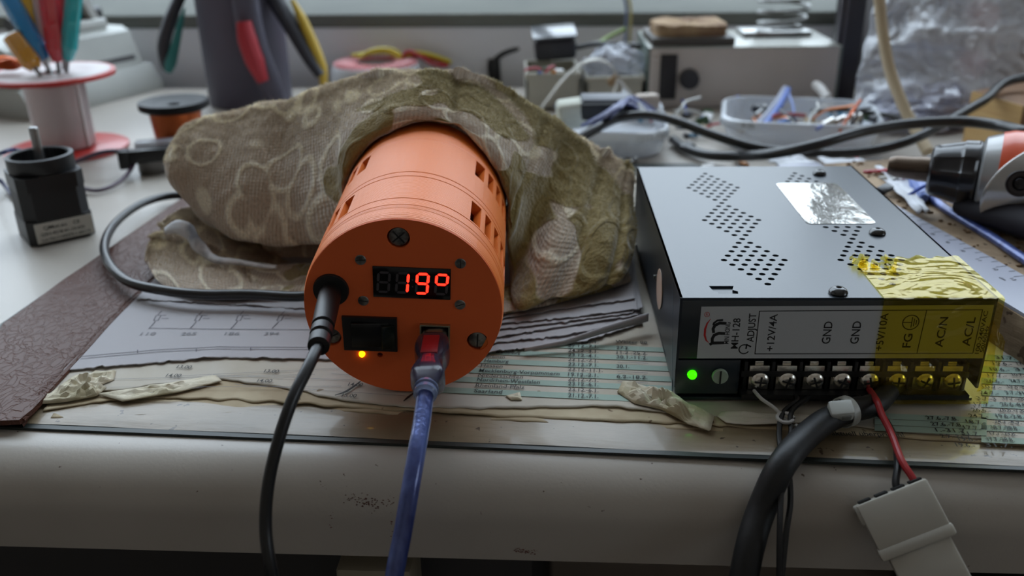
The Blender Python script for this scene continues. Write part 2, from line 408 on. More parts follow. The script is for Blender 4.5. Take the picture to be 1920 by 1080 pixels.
text(tx, 'Winter 98', rowp(0, 1154, .0014), rowp(0, 1214, .0014), cup, .0021)
tx.build('printed_text', m_ink, cal); tx = MB()
# right-hand columns of the same table beside the power supply
r2 = [['31.7.', '19.6.-', '17.7.-'], ['19.6.-1.8.', '17.7.-28.8.', '26.6.'], ['17.7.-28.8.', '26.6.-8.8.', '24.7.']]
rc = ['31.7.', '19.6.-2.8.', '19.6.-31.7.', '17.7.-29.8.', '26.6.-8.8.', '10.7.-20.8.', '24.7.-4.9.', '3.7.-31.7.', '17.7.-28.8.', '26.6.-7.8.', '24.7.-14.3.', '18.7.-28.8.', '17.7.-28.8.']
base = G(1850, 660, ZT)
for k in range(16):
    yy = 672+k*11.0
    a = G(1862, yy, ZT); e = G(1915, yy+3, ZT); dd = (e-a)
    for xo, wd_, s in ((1868-(yy-672)*.45, 36, rc[k % 13][:6]), (1912-(yy-672)*.38, 50, rc[(k*5+3) % 13])):
        a = G(xo, yy, ZT); e = G(xo+wd_, yy+2.0, ZT); text(tx, s, a, e, cup, .0021)
    if k % 2 == 0:
        gslab([G(1840, yy+3, ZT-.0003), G(1975, yy+9.5, ZT-.0003), G(1975, yy-1.5, ZT-.0003), G(1840, yy-8, ZT-.0003)], .0001)
for k, s in enumerate(['27.6.-7.8.', '27.6.-7.8.', '1.-31.7.', '2.7.-31.7.']):
    yy = 786+k*11.5; a = G(1738+k*9, yy, ZT); text(tx, s, a, G(1798+k*9, yy+2.5, ZT), cup, .0021)
    if k < 3: gslab([G(1640, yy-2, ZT-.0003), G(1850, yy+8, ZT-.0003), G(1850, yy-3, ZT-.0003), G(1640, yy-12, ZT-.0003)], .0001)
text(tx, 'aktuell überprüfen!', G(1560, 816, ZT), G(1697, 819, ZT), cup, .0025)
tx.build('printed_text', m_ink, cal)
# hour lines of the week planner at the left
for (x0, y0, x1, y1) in [(140, 712, 590, 702), (150, 726, 640, 724), (400, 703, 660, 712), (330, 705, 640, 690), (440, 720, 760, 742), (220, 742, 380, 726), (620, 700, 700, 706)]:
    a = G(x0, y0, ZT-.0001); b = G(x1, y1, ZT-.0001); lslab([a+cup*.00008, a-cup*.00008, b-cup*.00008, b+cup*.00008], .00003)
tl = MB()
for s, x, y in [('14.00', 310, 706), ('13.00', 330, 690), ('14.00', 481, 716), ('13.00', 494, 698), ('14.00', 652, 723), ('15.00', 640, 744)]:
    text(tl, s, G(x, y, ZT), G(x+27, y+1, ZT), cup, .0022)
tl.build('hour_numbers', m_ink, cal)
ik = MB()
for P_ in ([(628, 741), (650, 733), (676, 715)], [(757, 752), (766, 744), (778, 735)]):
    ik.tube([G(x, y, ZT+.0001) for x, y in P_], [.0002, .0005, .0003], seg=6, flat=.3)
ik.build('pen_stroke', mat('black_marker', (18, 18, 20), .6), cal, label='thick black pen strokes')
# schematic print-out
ZS = .0040
fpx = [(118, 694), (260, 682), (407, 669), (603, 673), (700, 676)]
bpx = [(310, 500), (430, 480), (600, 480), (750, 480), (830, 480)]
sh = thing('schematic_sheet', 'white paper with a pencilled circuit diagram left of the orange device', 'paper', loc=G(400, 620, 0))
cm = MB(); fr = [G(x, y, ZS) for x, y in fpx]; bk = [G(x, y, ZS) for x, y in bpx]; cm.grid(ragged(fr, bk, ZS, .0006, 8), 80, 26); so = cm.build('sheet', m_white, sh, recalc=False)
md = so.modifiers.new('thickness', 'SOLIDIFY'); md.thickness = .0003; md.offset = -1
sk = MB(); ZK = ZS+.0002
def stroke(*P_, w=.00016): sk.tube([G(x, y, ZK) for x, y in P_], w, seg=4, flat=.3, smooth=False)
stroke((279, 615), (430, 617), (600, 618)); stroke((150, 668), (300, 655), (410, 650), (600, 651)); stroke((152, 672), (300, 659), (410, 654), (600, 655))
for x in (279, 356, 433, 510):
    stroke((x, 616), (x+12, 603)); stroke((x+17, 590), (x+24, 583))
    stroke((x+9, 601), (x+17, 601), (x+23, 591), (x+14, 591), (x+9, 601))
for x in (303, 380, 457, 534): stroke((x, 591), (x+9, 591)); stroke((x, 597), (x+13, 597))
for x in (258, 368, 470): stroke((x, 655+(300-x)*.02), (x, 660+(300-x)*.02))
sk.build('drawn_lines', mat('drawing_ink', (80, 76, 84), .7), sh)
pt = MB()
for s, x in (('110', 262), ('265', 338), ('186', 420), ('394', 494)): text(pt, s, G(x, 628, ZK), G(x+28, 628, ZK), cup+cdir*.3, .0024)

pt.build('handwriting', m_pencil, sh)
sheet('paper_sheet', [(255, 560), (400, 568), (600, 580), (760, 590)], [(340, 470), (430, 460), (600, 460), (760, 460)], .0046, .0008, 11, m_white,
      'blank white sheet on top of the circuit diagram, under the towel', 'paper')
# papers to the right of the device
PG = 'white sheets stacked right of the orange device'
stk = [([(800, 668), (925, 660), (985, 654), (1100, 640), (1205, 606)], 'lowest white sheet right of the orange device, longest front edge'),
       ([(800, 660), (940, 642), (1060, 630), (1200, 600)], 'white sheet right above the lowest one beside the orange device'),
       ([(800, 650), (940, 632), (1040, 615), (1196, 592)], 'third white sheet from the bottom beside the orange device'),
       ([(800, 640), (940, 618), (1060, 604), (1180, 588), (1205, 577)], 'fourth white sheet from the bottom, slightly bent at the power supply'),
       ([(800, 628), (940, 607), (1070, 596), (1196, 580)], 'fifth white sheet from the bottom beside the orange device'),
       ([(800, 612), (940, 598), (1050, 580), (1190, 561)], 'topmost white sheet right of the device, touching the towel hem')]
for k, (fp, lb) in enumerate(stk):
    sheet('paper_sheet', fp, [(820, 470), (1000, 470), (1185, 470)], .0040+.0006*k, .0006, 20+k, m_white, lb, 'paper', PG, th=.0003, lift=.0004)
# rolled-up edge of the front sheet (a long curl)
cu_ = MB(); A = [G(984, 655, .0055), G(1060, 641, .007), G(1130, 618, .0085), G(1216, 593, .0095)]
def curl(u, v):
    p = pl(A, u); r = .0010+.0014*u; t = v*PI*1.25
    return p+cup*(-math.cos(t)*r*.6)+Vector((0, 0, math.sin(t)*r))-Vector((0, 0, r*.4))
cu_.grid(curl, 40, 12)
o = solo(cu_, 'curled_paper', m_white, 'long curled white paper edge pointing at the power supply', 'paper'); md = o.modifiers.new('t', 'SOLIDIFY'); md.thickness = .0002
# torn crumpled scraps
def scrap(name, poly, z, h, seed, label, m):
    c = sum((Vector((x, y, 0)) for x, y in poly), Vector())/len(poly)
    mb = MB(); n = len(poly)
    def fn(u, v):
        t = u*n; i = int(t) % n; f = t-int(t); p = Vector(poly[i]).lerp(Vector(poly[(i+1) % n]), f)
        x = c.x+(p.x-c.x)*v; y = c.y+(p.y-c.y)*v
        g = G(x, y, z); g.z = z+h*max(0, (1-v**3))*(.25+1.5*abs(noise.noise((g.x*160, g.y*260, seed)))+.5*noise.noise((g.x*500, g.y*500, seed))); return g
    mb.grid(fn, 48, 9, closeu=True)
    o = solo(mb, name, m, label, 'paper scrap', sharp=12); md = o.modifiers.new('t', 'SOLIDIFY'); md.thickness = .0003; return o
m_torn = mat('torn_paper', (214, 206, 186), .85, var=(60, (170, 160, 130)), bump=(500, .4, .0006))
scrap('torn_paper', [(66, 758), (105, 728), (140, 703), (218, 694), (214, 712), (175, 728), (200, 726), (182, 742), (120, 754)], .0034, .004, 3, 'crumpled torn paper corner beside the brown leather strip', m_torn)
scrap('torn_paper', [(182, 738), (290, 722), (405, 703), (416, 714), (330, 736), (230, 752)], .0034, .0012, 5, 'long thin torn paper edge on the calendar front left', m_torn)
scrap('torn_paper', [(1157, 735), (1168, 713), (1205, 722), (1262, 745), (1340, 778), (1332, 808), (1290, 795), (1240, 768), (1190, 757)], .0036, .004, 9, 'folded torn paper in front of the power supply corner', m_torn)
scrap('torn_paper', [(1345, 780), (1352, 771), (1500, 778), (1640, 780), (1600, 788), (1400, 796), (1362, 792)], .0034, .0012, 12, 'torn white paper strip in front of the power supply terminals', mat('torn_white', (208, 202, 190), .85))
scrap('torn_paper', [(948, 742), (975, 735), (979, 750), (958, 750)], .0034, .0012, 14, 'tiny torn flake on the calendar below Saarland', m_torn)
# ================================================================== ORANGE DEVICE
CR = .03234; cyaw, ctl = -.011056, .07342
cax = Vector((-math.sin(cyaw)*math.cos(ctl), math.cos(cyaw)*math.cos(ctl), math.sin(ctl))); crt = Vector((math.cos(cyaw), math.sin(cyaw), 0)); cupv = crt.cross(cax)
CC = Vector((-.035102, .2622, CR*math.cos(ctl)+.0032))
Mc = Matrix((crt, cax, cupv)).transposed().to_4x4(); Mc.translation = CC        # local: x right, y along the axis to the back, z up, origin = face centre
dev = thing('temperature_controller', 'orange 3D-printed cylinder with a red lit display lying under the towel', 'device', M=Mc)
m_or = mat('orange_plastic', (236, 122, 48), .36, spec=.5)
nt = m_or.node_tree; N = nt.nodes; L = nt.links; tcn = N.new('ShaderNodeTexCoord')
w1 = N.new('ShaderNodeTexWave'); w1.bands_direction = 'Y'; w1.inputs['Scale'].default_value = 420; w1.inputs['Distortion'].default_value = .4
nn = N.new('ShaderNodeTexNoise'); nn.inputs['Scale'].default_value = 500; mpp = N.new('ShaderNodeMapping'); mpp.inputs['Scale'].default_value = (1.6, .12, 1.6)
L.new(tcn.outputs['Object'], w1.inputs['Vector']); L.new(tcn.outputs['Object'], mpp.inputs[0]); L.new(mpp.outputs[0], nn.inputs['Vector'])
n3 = N.new('ShaderNodeTexNoise'); n3.inputs['Scale'].default_value = 900; mp3 = N.new('ShaderNodeMapping'); mp3.inputs['Scale'].default_value = (.1, 1.2, .1)
L.new(tcn.outputs['Object'], mp3.inputs[0]); L.new(mp3.outputs[0], n3.inputs['Vector'])
ad = N.new('ShaderNodeMath'); ad.operation = 'MULTIPLY_ADD'; ad.inputs[1].default_value = 1.2; L.new(nn.outputs[0], ad.inputs[0]); L.new(w1.outputs['Fac'], ad.inputs[2])
ad2 = N.new('ShaderNodeMath'); ad2.operation = 'ADD'; L.new(ad.outputs[0], ad2.inputs[0]); L.new(n3.outputs[0], ad2.inputs[1])
bp = N.new('ShaderNodeBump'); bp.inputs['Strength'].default_value = .5; bp.inputs['Distance'].default_value = .0002; L.new(ad2.outputs[0], bp.inputs['Height']); L.new(bp.outputs[0], N['Principled BSDF'].inputs['Normal'])
m_or2 = mat('orange_face', (228, 104, 52), .55, spec=.3, bump=(700, .1, .0001))
# shell: rings along y with grooves, cells left out for the vent slots
ys = [.0006, .0030, .0052, .0066, .0070, .0076, .0097, .0101, .0105, .0150, .0154, .0158, .0165, .0325, .0345, .0349, .0353, .0386, .0390, .0394, .048, .0570, .0715, .0732, .0736, .0740, .0768, .090, .110, .132]
gro = {.0070, .0101, .0154, .0349, .0390, .0736}
da = 2.0; nA = 180
slots = []
for yy in ((.0165, .0325), (.0570, .0715)):
    for k in range(5): slots.append((yy, 46.-10.4*k-6 if False else 47.5-10.6*k-6.5, 47.5-10.6*k))
    for k in range(5): slots.append((yy, 125+10.6*k, 125+10.6*k+6.5))
def hole(j, a):
    ym = (ys[j]+ys[j+1])/2
    return any(y0 < ym < y1 and lo <= a % 360 < hi or (y0 < ym < y1 and lo <= (a % 360)-360 < hi) for (y0, y1), lo, hi in slots)
hb = MB(); rin = CR-.0035
vs = []; fs = []
for j, y in enumerate(ys):
    rr_ = CR-(.00028 if y in gro else 0)-(.0005 if j == 0 else 0)
    for i in range(nA):
        t = math.radians(i*da); vs.append((rr_*math.cos(t), y, rr_*math.sin(t)))
for j, y in enumerate(ys):
    for i in range(nA):
        t = math.radians(i*da); vs.append((rin*math.cos(t), y, rin*math.sin(t)))
o_ = len(ys)*nA
for j in range(len(ys)-1):
    for i in range(nA):
        i2 = (i+1) % nA; a, b, c, d = j*nA+i, j*nA+i2, (j+1)*nA+i2, (j+1)*nA+i
        h0 = hole(j, i*da+da/2)
        if not h0:
            fs.append((a, b, c, d)); fs.append((a+o_, d+o_, c+o_, b+o_))
            if hole(j, i2*da+da/2): fs.append((b, b+o_, c+o_, c))
            if hole(j, (i-1) % nA*da+da/2): fs.append((a, d, d+o_, a+o_))
            if j+1 < len(ys)-1 and hole(j+1, i*da+da/2): fs.append((c, c+o_, d+o_, d))
            if j > 0 and hole(j-1, i*da+da/2): fs.append((a, a+o_, b+o_, b))
for i in range(nA):
    i2 = (i+1) % nA; fs.append((i, i+o_, i2+o_, i2)); k = (len(ys)-1)*nA; fs.append((k+i, k+i2, k+i2+o_, k+i+o_))
hb.add(vs, fs); hb.build('housing', m_or, dev, local=True, sharp=30, recalc=False)
MB().lathe([(0, .1315), (CR-.003, .1315), (CR-.003, .128), (0, .128)], Matrix.Rotation(-PI/2, 4, 'X'), 48).build('end_cap', m_or, dev, local=True)
tilt = math.radians(-3.4)
def Fp(u, v, y=0): return Vector((u, y, v))
def rec(cx, cz, w_, h_, an=tilt): 
    c, s = math.cos(an), math.sin(an); return [(cx+x*c-z*s, cz+x*s+z*c) for x, z in ((-w_/2, -h_/2), (w_/2, -h_/2), (w_/2, h_/2), (-w_/2, h_/2))]
mm = .001
holes = [rec(3.45*mm, 9.75*mm, 24.6*mm, 11*mm), rec(-11.4*mm, -8.6*mm, 17.0*mm, 11.6*mm), rec(9.7*mm, -10.1*mm, 9.8*mm, 9.6*mm),
         circ(.33*mm, 25.43*mm, 3.6*mm, 20), circ(23.47*mm, -12.26*mm, 3.5*mm, 20), circ(-24.3*mm, -10*mm, 3.3*mm, 20), circ(-8.87*mm, -17.1*mm, .95*mm, 14), circ(-14.83*mm, -16.64*mm, 1.15*mm, 14)]
fp_ = plate(circ(0, 0, CR-.0006, 120), holes, .004)
Mf = Matrix.Rotation(PI/2, 4, 'X')                     # plate xy -> x,z ; z -> -y
fp_.v = [Mf @ v for v in fp_.v]; fp_.build('face_plate', m_or2, dev, local=True, sharp=30)
MB().lathe([(0, .0046), (CR-.003, .0046), (CR-.003, .006), (0, .006)], Matrix.Rotation(-PI/2, 4, 'X'), 48).build('inner_plate', mat('orange_inner', (120, 48, 22), .6), dev, local=True)
def out(u, v, y=0.0): # matrix with local z pointing out of the face (towards -y)
    M = Matrix.Rotation(PI/2, 4, 'X'); M.translation = (u*mm, -y*mm, v*mm); return M
m_steel = mat('zinc_screw', (150, 150, 144), .4, .7, bump=(900, .3, .0003), var=(400, (80, 80, 78)))
m_slot = mat('screw_slot', (20, 20, 20), .7)
for u, v, r, an, phil in [(.33, 25.43, 3.05, .7, 1), (23.47, -12.26, 2.9, 1.5, 0), (-24.3, -10, 2.9, .4, 0), (-12.04, 18.05, 1.75, .05, 0), (19.11, 16.4, 1.75, 1.55, 0), (-12.51, 3.49, 1.75, -.15, 0), (18.37, 1.64, 1.75, .3, 0)]:
    big = r > 2
    M = out(u, v, -1.1 if big else -.3); sb = MB()
    if big: sb.lathe([(0, -1.5), (r, -1.5), (r, .25), (r*.8, .5), (0, .55)], M @ Matrix.Scale(mm, 4), 6 if False else 28)
    else: sb.lathe([(0, -1), (r, -1), (r, .45), (r*.9, .6), (0, .62)], M @ Matrix.Scale(mm, 4), 24)
    so = sb.build('screw', m_steel, dev, local=True, label='cross-head zinc screw' if phil else ('large slotted screw' if big else 'small slotted screw'))
    top = .56 if big else .63; sl = MB(); RM = M @ Matrix.Rotation(an, 4, 'Z') @ Matrix.Scale(mm, 4)
    sl.box((0, 0, top), (r*1.7, r*.16, .08), RM)
    so2 = sl.build('slot', m_slot, so, local=True)
    if phil: MB().box((0, 0, top), (r*.16, r*1.7, .08), RM).build('slot', m_slot, so, local=True)
# display
disp = MB().box((0, 0, 0), (24.6, 11, 4.0), out(3.45, 9.75, -1.6) @ Matrix.Rotation(tilt, 4, 'Z') @ Matrix.Scale(mm, 4), .2).build('display', mat('display_black', (10, 10, 12), .12), dev, local=True)
MD = out(3.45, 9.75, .42) @ Matrix.Rotation(tilt, 4, 'Z') @ Matrix.Scale(mm, 4)
m_seg = mat('unlit_segment', (66, 62, 66), .5); m_red = mat('lit_segment', (255, 40, 20), .5, em=7, emcol=(255, 26, 14))
def seg(mb, cx, k):
    w2, h2, t, g = 1.75, 3.45, .42, .18; sh = .08
    def hz(y): mb.add([MD @ Vector((cx+sh*(y+yy)+xx, y+yy, 0)) for xx, yy in ((-w2+g, 0), (-w2+g+t, t), (w2-g-t, t), (w2-g, 0), (w2-g-t, -t), (-w2+g+t, -t))], [(0, 1, 2, 3, 4, 5)])
    def vt(x, y0, y1): mb.add([MD @ Vector((cx+x+xx+sh*yy, yy, 0)) for xx, yy in ((0, y0+g), (t, y0+g+t), (t, y1-g-t), (0, y1-g), (-t, y1-g-t), (-t, y0+g+t))], [(0, 1, 2, 3, 4, 5)])
    {'a': lambda: hz(h2), 'g': lambda: hz(0), 'd': lambda: hz(-h2), 'f': lambda: vt(-w2, 0, h2), 'b': lambda: vt(w2, 0, h2), 'e': lambda: vt(-w2, -h2, 0), 'c': lambda: vt(w2, -h2, 0)}[k]()
for cx, lit in ((-8.9, ''), (-3.0, 'bc'), (3.3, 'abcdfg'), (9.4, 'abfg')):
    off = MB(); on = MB()
    for k in 'abcdefg': seg(on if k in lit else off, cx, k)
    if off.v: off.build('unlit_digit', m_seg, disp, local=True)
    if on.v: on.build('lit_digit', m_red, disp, local=True, label='glowing red digit')
dots = MB()
for z in (-1.2, 1.2): dots.lathe([(0, 0), (.3, 0)], MD @ Matrix.Translation((.25, z, 0)), 10)
dots.build('colon', m_seg, disp, local=True)
# rocker switch
sw = MB().add(*(lambda P: (P, [(0, 1, 2, 3), (7, 6, 5, 4), (0, 4, 5, 1), (1, 5, 6, 2), (2, 6, 7, 3), (3, 7, 4, 0)]))([Vector((x*mm, y*mm, z*mm)) for y in (-1.1, 3) for x, z in ((-20.3, -14.4), (-2.9, -15.3), (-2.2, -2.7), (-19.9, -1.8))])).build('rocker_switch', m_black, dev, local=True)
MB().box((0, 0, 0), (12.6, 9.2, 2.2), out(-11.2, -8.5, .8) @ Matrix.Rotation(tilt, 4, 'Z') @ Matrix.Rotation(.10, 4, 'Y') @ Matrix.Scale(mm, 4), .5).build('rocker', mat('rocker_black', (16, 18, 18), .25), sw, local=True)
MB().box((0, 0, 0), (4.2, 8.6, 2.0), out(-5.5, -9.1, 1.6) @ Matrix.Rotation(tilt, 4, 'Z') @ Matrix.Rotation(.30, 4, 'Y') @ Matrix.Scale(mm, 4), .3).build('rocker_edge', mat('rocker_green_black', (22, 30, 26), .2), sw, local=True)
MB().lathe([(1.0, -1.5), (1.0, 0), (.85, .6), (.5, .95), (0, 1.1)], out(-14.83, -16.64, .2) @ Matrix.Scale(mm, 4), 20).build('indicator_light', mat('amber_led', (220, 190, 10), .3, em=3.2, emcol=(255, 190, 10)), dev, local=True, label='lit yellow indicator light')
MB().lathe([(0, -2.5), (.95, -2.5), (.95, -1.2), (0, -1.2)], out(-8.87, -17.1) @ Matrix.Scale(mm, 4), 16).build('dark_indicator', mat('dark_red_led', (90, 20, 20), .3), dev, local=True, label='small unlit dark red indicator')
# USB port
up_ = MB()
for (x, z, w2, h2) in ((0, 4.5, 9.6, .6), (0, -4.5, 9.6, .6), (4.6, 0, .6, 9.0), (-4.6, 0, .6, 9.0)): up_.box((x, z, 0), (w2, h2, 6), out(9.7, -10.1, -1.8) @ Matrix.Rotation(tilt, 4, 'Z') @ Matrix.Scale(mm, 4), .1)
up_ = up_.build('usb_port', mat('tin_shell', (176, 176, 150), .3, 1.0), dev, local=True)
MB().box((0, 0, -2.2), (9.2, 8.8, 1), out(9.7, -10.1, -2) @ Matrix.Rotation(tilt, 4, 'Z') @ Matrix.Scale(mm, 4)).build('port_insert', m_black, up_, local=True)
# power jack
MB().lathe([(0, -2), (5.6, -2), (5.75, .3), (5.5, 1.0), (3.9, 1.2), (0, 1.2)], out(-22.4, 7.59) @ Matrix.Scale(mm, 4), 40).build('power_jack', mat('jack_black', (14, 14, 15), .5), dev, local=True)

# power plug and cord
m_cord = mat('cord_black', (20, 20, 21), .38, coat=.1)
j0 = Mc @ Vector((-22.4*mm, -.0013, 7.3*mm)); j1 = Y(597, 650, .2255)
pc = thing('plugged_cord', 'thin black cord with a round plug in the left socket of the orange device', 'cable', loc=j1)
pb_ = MB(); D = (j1-j0)
pb_.tube([j0, j0+D*.03, j0+D*.35, j0+D*.62], [.0034, .0035, .0035, .0033], seg=20, smooth=False)
Ma = axis(j0+D*.62, D); Ln = D.length*.38
pb_.lathe([(.0034, 0), (.0034, Ln*.08), (.0026, Ln*.1), (.0026, Ln*.2), (.0033, Ln*.22), (.0033, Ln*.5), (.0025, Ln*.53), (.0025, Ln*.62), (.0032, Ln*.65), (.0031, Ln*.98), (.0016, Ln)], Ma, 20)
pb_.build('plug', mat('plug_black', (17, 17, 18), .42), pc)
MB().tube([j0+D*.96, Y(577, 690, .2175), Y(548, 750, .209), Y(521, 830, .202), Y(503, 910, .197), Y(498, 985, .193), Y(505, 1050, .189), Y(520, 1120, .187)], .00165, seg=12, flat=1.1).build('cord', m_cord, pc)
# USB cable
u0 = Mc @ Vector((9.7*mm, -.002, -10.0*mm)); u1 = Y(798, 735, .2285)
uc = thing('usb_cable', 'translucent blue braided USB cable plugged into the orange device', 'cable', loc=u1)
D = u1-u0; Mu = frame(u0, crt, -D); Lh = D.length; Mu = axis(u0, D, crt)
def usb(prof, name, m, lab=None, sub=None):
    mb = MB()
    def fn(u, v):
        v *= len(prof)-1; i = min(int(v), len(prof)-2); f = v-i; z = prof[i][0]*(1-f)+prof[i+1][0]*f; a = prof[i][1]*(1-f)+prof[i+1][1]*f; b = prof[i][2]*(1-f)+prof[i+1][2]*f
        t = u*2*PI; c, s = math.cos(t), math.sin(t); k = 4
        q = (abs(c)**k+abs(s)**k)**(-1/k); return Mu @ Vector((a*c*q, b*s*q, z*Lh))
    mb.grid(fn, 32, len(prof)*3, closeu=True)
    n = len(mb.v); mb.f.append(tuple(range(32))[::-1]); mb.f.append(tuple(range(n-32, n))); return mb.build(name, m, sub or uc, label=lab)
usb([(-.06, .0040, .0038), (.12, .0040, .0038)], 'plug_shell', mat('plug_steel', (170, 170, 172), .3, 1))
m_tb = mat('smoke_blue_plastic', (66, 68, 92), .22, alpha=.80, var=(240, (44, 46, 66)), coat=.3)
usb([(.10, .0046, .0044), (.16, .0052, .0050), (.30, .0056, .0053), (.6, .0034, .0054), (.78, .0054, .0050), (.9, .0040, .0038), (.94, .0034, .0033)], 'plug_body', m_tb, 'smoky translucent blue plug body')
usb([(.18, .0030, .0046), (.60, .0030, .0048)], 'red_insert', mat('red_insert', (140, 26, 36), .5, em=0), 'red core showing inside the plug')
MB().box((0, -.0052, Lh*.40), (.0052, .0010, Lh*.34), Mu, .0003).build('red_window', mat('red_insert', (140, 26, 36), .5), uc, label='red rectangle on the plug')
MB().box((0, .0052, Lh*.40), (.0052, .0010, Lh*.34), Mu, .0003).build('red_window', mat('red_insert', (140, 26, 36), .5), uc, label='red rectangle on the plug')
rg = MB(); rg.lathe([(.0033, .92*Lh), (.0037, .93*Lh), (.0037, .96*Lh), (.0031, .97*Lh), (.0031, .99*Lh), (.0035, 1.0*Lh), (.0035, 1.04*Lh), (.0029, 1.06*Lh), (.0026, 1.08*Lh)], Mu, 24)
rg.build('strain_relief', mat('clear_blue', (120, 132, 165), .15, alpha=.75), uc)
m_br = mat('blue_foil_braid', (84, 100, 158), .3, .35, var=(170, (52, 62, 118), .38, .62, (1, 1, .35)), bump=(420, .5, .0006, (1, 1, .35)), coat=.6)
MB().tube([u0+D*1.0, Y(791, 790, .2195), Y(781, 850, .210), Y(768, 925, .202), Y(755, 1000, .197), Y(742, 1065, .193), Y(733, 1130, .190)], .0026, seg=16).build('cord', m_br, uc)
# thick black cable looping left, ending behind the device
m_cab = mat('cable_black', (26, 26, 28), .36, coat=.15)
zc = .0085
lp_ = [G(620, 546, .012), G(560, 556, .0105), G(470, 552, .0103), G(380, 552, .010), G(310, 545, .010), G(240, 528, .0095), G(202, 490, .0095), G(198, 450, .0095), G(225, 410, .008), G(275, 378, .006), G(340, 366, .0045), G(430, 380, .0045), G(520, 420, .006)]
solo(MB().tube(lp_, .0021, seg=14, res=10), 'cable', m_cab, 'black cable looping over the brown strip left of the towel', 'cable')

# ================================================================== POWER SUPPLY
yaw = -.037469; W_, L_, H_ = .098, .14484, .04078
Ms = Matrix.Rotation(yaw, 4, 'Z'); Ms.translation = (.05267, .2559, .0060); H_ -= .0060-.0
Ms.translation = (.05267, .2559, 0.0); H_ = .04078; ZB = .0036    # the case stands on the calendar, top at H_
psu = thing('power_supply', 'black metal switching power supply with a row of screw terminals', 'power supply', M=Ms)
m_case = mat('black_steel', (30, 40, 48), .33, spec=.7, bump=(1400, .08, .0002), coat=.1)
m_lid = mat('black_lid', (30, 40, 50), .34, spec=.75, bump=(1400, .08, .0002))
hs = []
for cxs, top in ((29.6, 1), (69.6, 1)):
    for kd, (ct_, cb_) in enumerate(((134, 93), (93, 52.2), (52.2, 11.2))):
        for i in range(6):
            for j in range(6):
                if kd > 0 and i == 0 and j == 0: continue
                x = cxs+(i-j)*2.06; y = ct_-(i+j)*4.1
                if cxs > 50:
                    x -= .3
                    if 66 < y < 120.5 and 56 < x < 84: continue
                    if math.hypot(x-79.7, y-131.9) < 5.2: continue
                hs.append(circ(x*mm, y*mm, 1.12*mm, 12))
hs.append([(10.4*mm, 9.7*mm), (11.2*mm, 5.6*mm), (12.4*mm, 5.2*mm), (12.5*mm, 3.6*mm), (18.6*mm, 3.6*mm), (18.9*mm, 5.4*mm), (17.4*mm, 6.6*mm), (18.3*mm, 9.7*mm)])
e = .0006
lid = plate([(0, e), (W_, e), (W_, L_), (0, L_)], hs, .0008); Ml = Ms @ Matrix.Translation((0, 0, H_))
lid.v = [Ml @ v for v in lid.v]
lido = lid.build('lid', m_lid, psu)
for xx in (.0004, W_-.0004):
    sd = MB(); sd.box((xx, L_/2, H_/2+ZB/2+.0025), (.0008, L_-.001, H_-ZB-.005), Ms); sd.tube([Ms @ Vector((xx, .001, H_-.0005)), Ms @ Vector((xx, L_, H_-.0005))], .0005, seg=8, smooth=False)
    sd.build('side_cover', m_lid, psu)
MB().box((W_/2, L_-.0004, H_/2+ZB/2), (W_-.001, .0008, H_-ZB-.001), Ms).build('back_plate', m_case, psu)
MB().box((W_/2, L_/2, ZB+.0005), (W_-.002, L_-.002, .001), Ms).build('base_plate', m_case, psu)
bx_ = MB(); bx_.box((W_/2, .012, (H_+.0185)/2), (W_-.0012, .0235, H_-.0185-.0016), Ms, .0004); bx_.box((.0105, .012, .0125), (.0206, .0235, .0126), Ms, .0004); bx_.box((W_/2+.0085, .014, .0125), (W_-.019, .012, .0126), Ms)
bx_.build('front_panel', m_case, psu)
inn = MB(); inn.box((.030, .09, .018), (.035, .07, .018), Ms, .002); inn.box((.072, .08, .016), (.03, .09, .012), Ms, .002); inn.lathe([(0, .022), (.006, .022), (.006, 0), (0, 0)], Ms @ Matrix.Translation((.016, .05, .010)), 20)
inn.build('inner_components', mat('inner_grey', (120, 126, 120), .4, var=(60, (40, 44, 40), .45, .5)), psu)
MB().box((-.0001, .061, .022), (.0012, .0008, .0012), Ms).build('side_rivet', m_steel, psu)
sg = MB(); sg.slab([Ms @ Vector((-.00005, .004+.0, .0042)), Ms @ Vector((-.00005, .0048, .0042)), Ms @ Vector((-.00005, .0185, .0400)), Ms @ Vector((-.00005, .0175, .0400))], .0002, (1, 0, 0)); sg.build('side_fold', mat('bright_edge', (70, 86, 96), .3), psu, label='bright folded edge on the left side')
stk_ = MB().lathe([(0, 0), (.0075, 0), (.0075, .0002), (0, .0002)], Ms @ Matrix.Translation((-.0002, .046, .0235)) @ Matrix.Rotation(-PI/2, 4, 'Y'), 40)
stk_.build('round_sticker', mat('beige_sticker', (196, 176, 160), .6), psu, label='round beige sticker on the left side')
for x, y in ((79.6, 131.9), (79.9, 57.2), (49.9, 4.0)):
    M = Ms @ Matrix.Translation((x*mm, y*mm, H_))
    so = MB().lathe([(0, .0), (2.9, 0), (3.0, .5), (2.6, 1.3), (1.7, 1.9), (.9, 2.1), (.7, 1.6), (0, 1.5)], M @ Matrix.Scale(mm, 4), 26).build('lid_screw', mat('black_screw', (16, 18, 20), .2, spec=.8), psu)
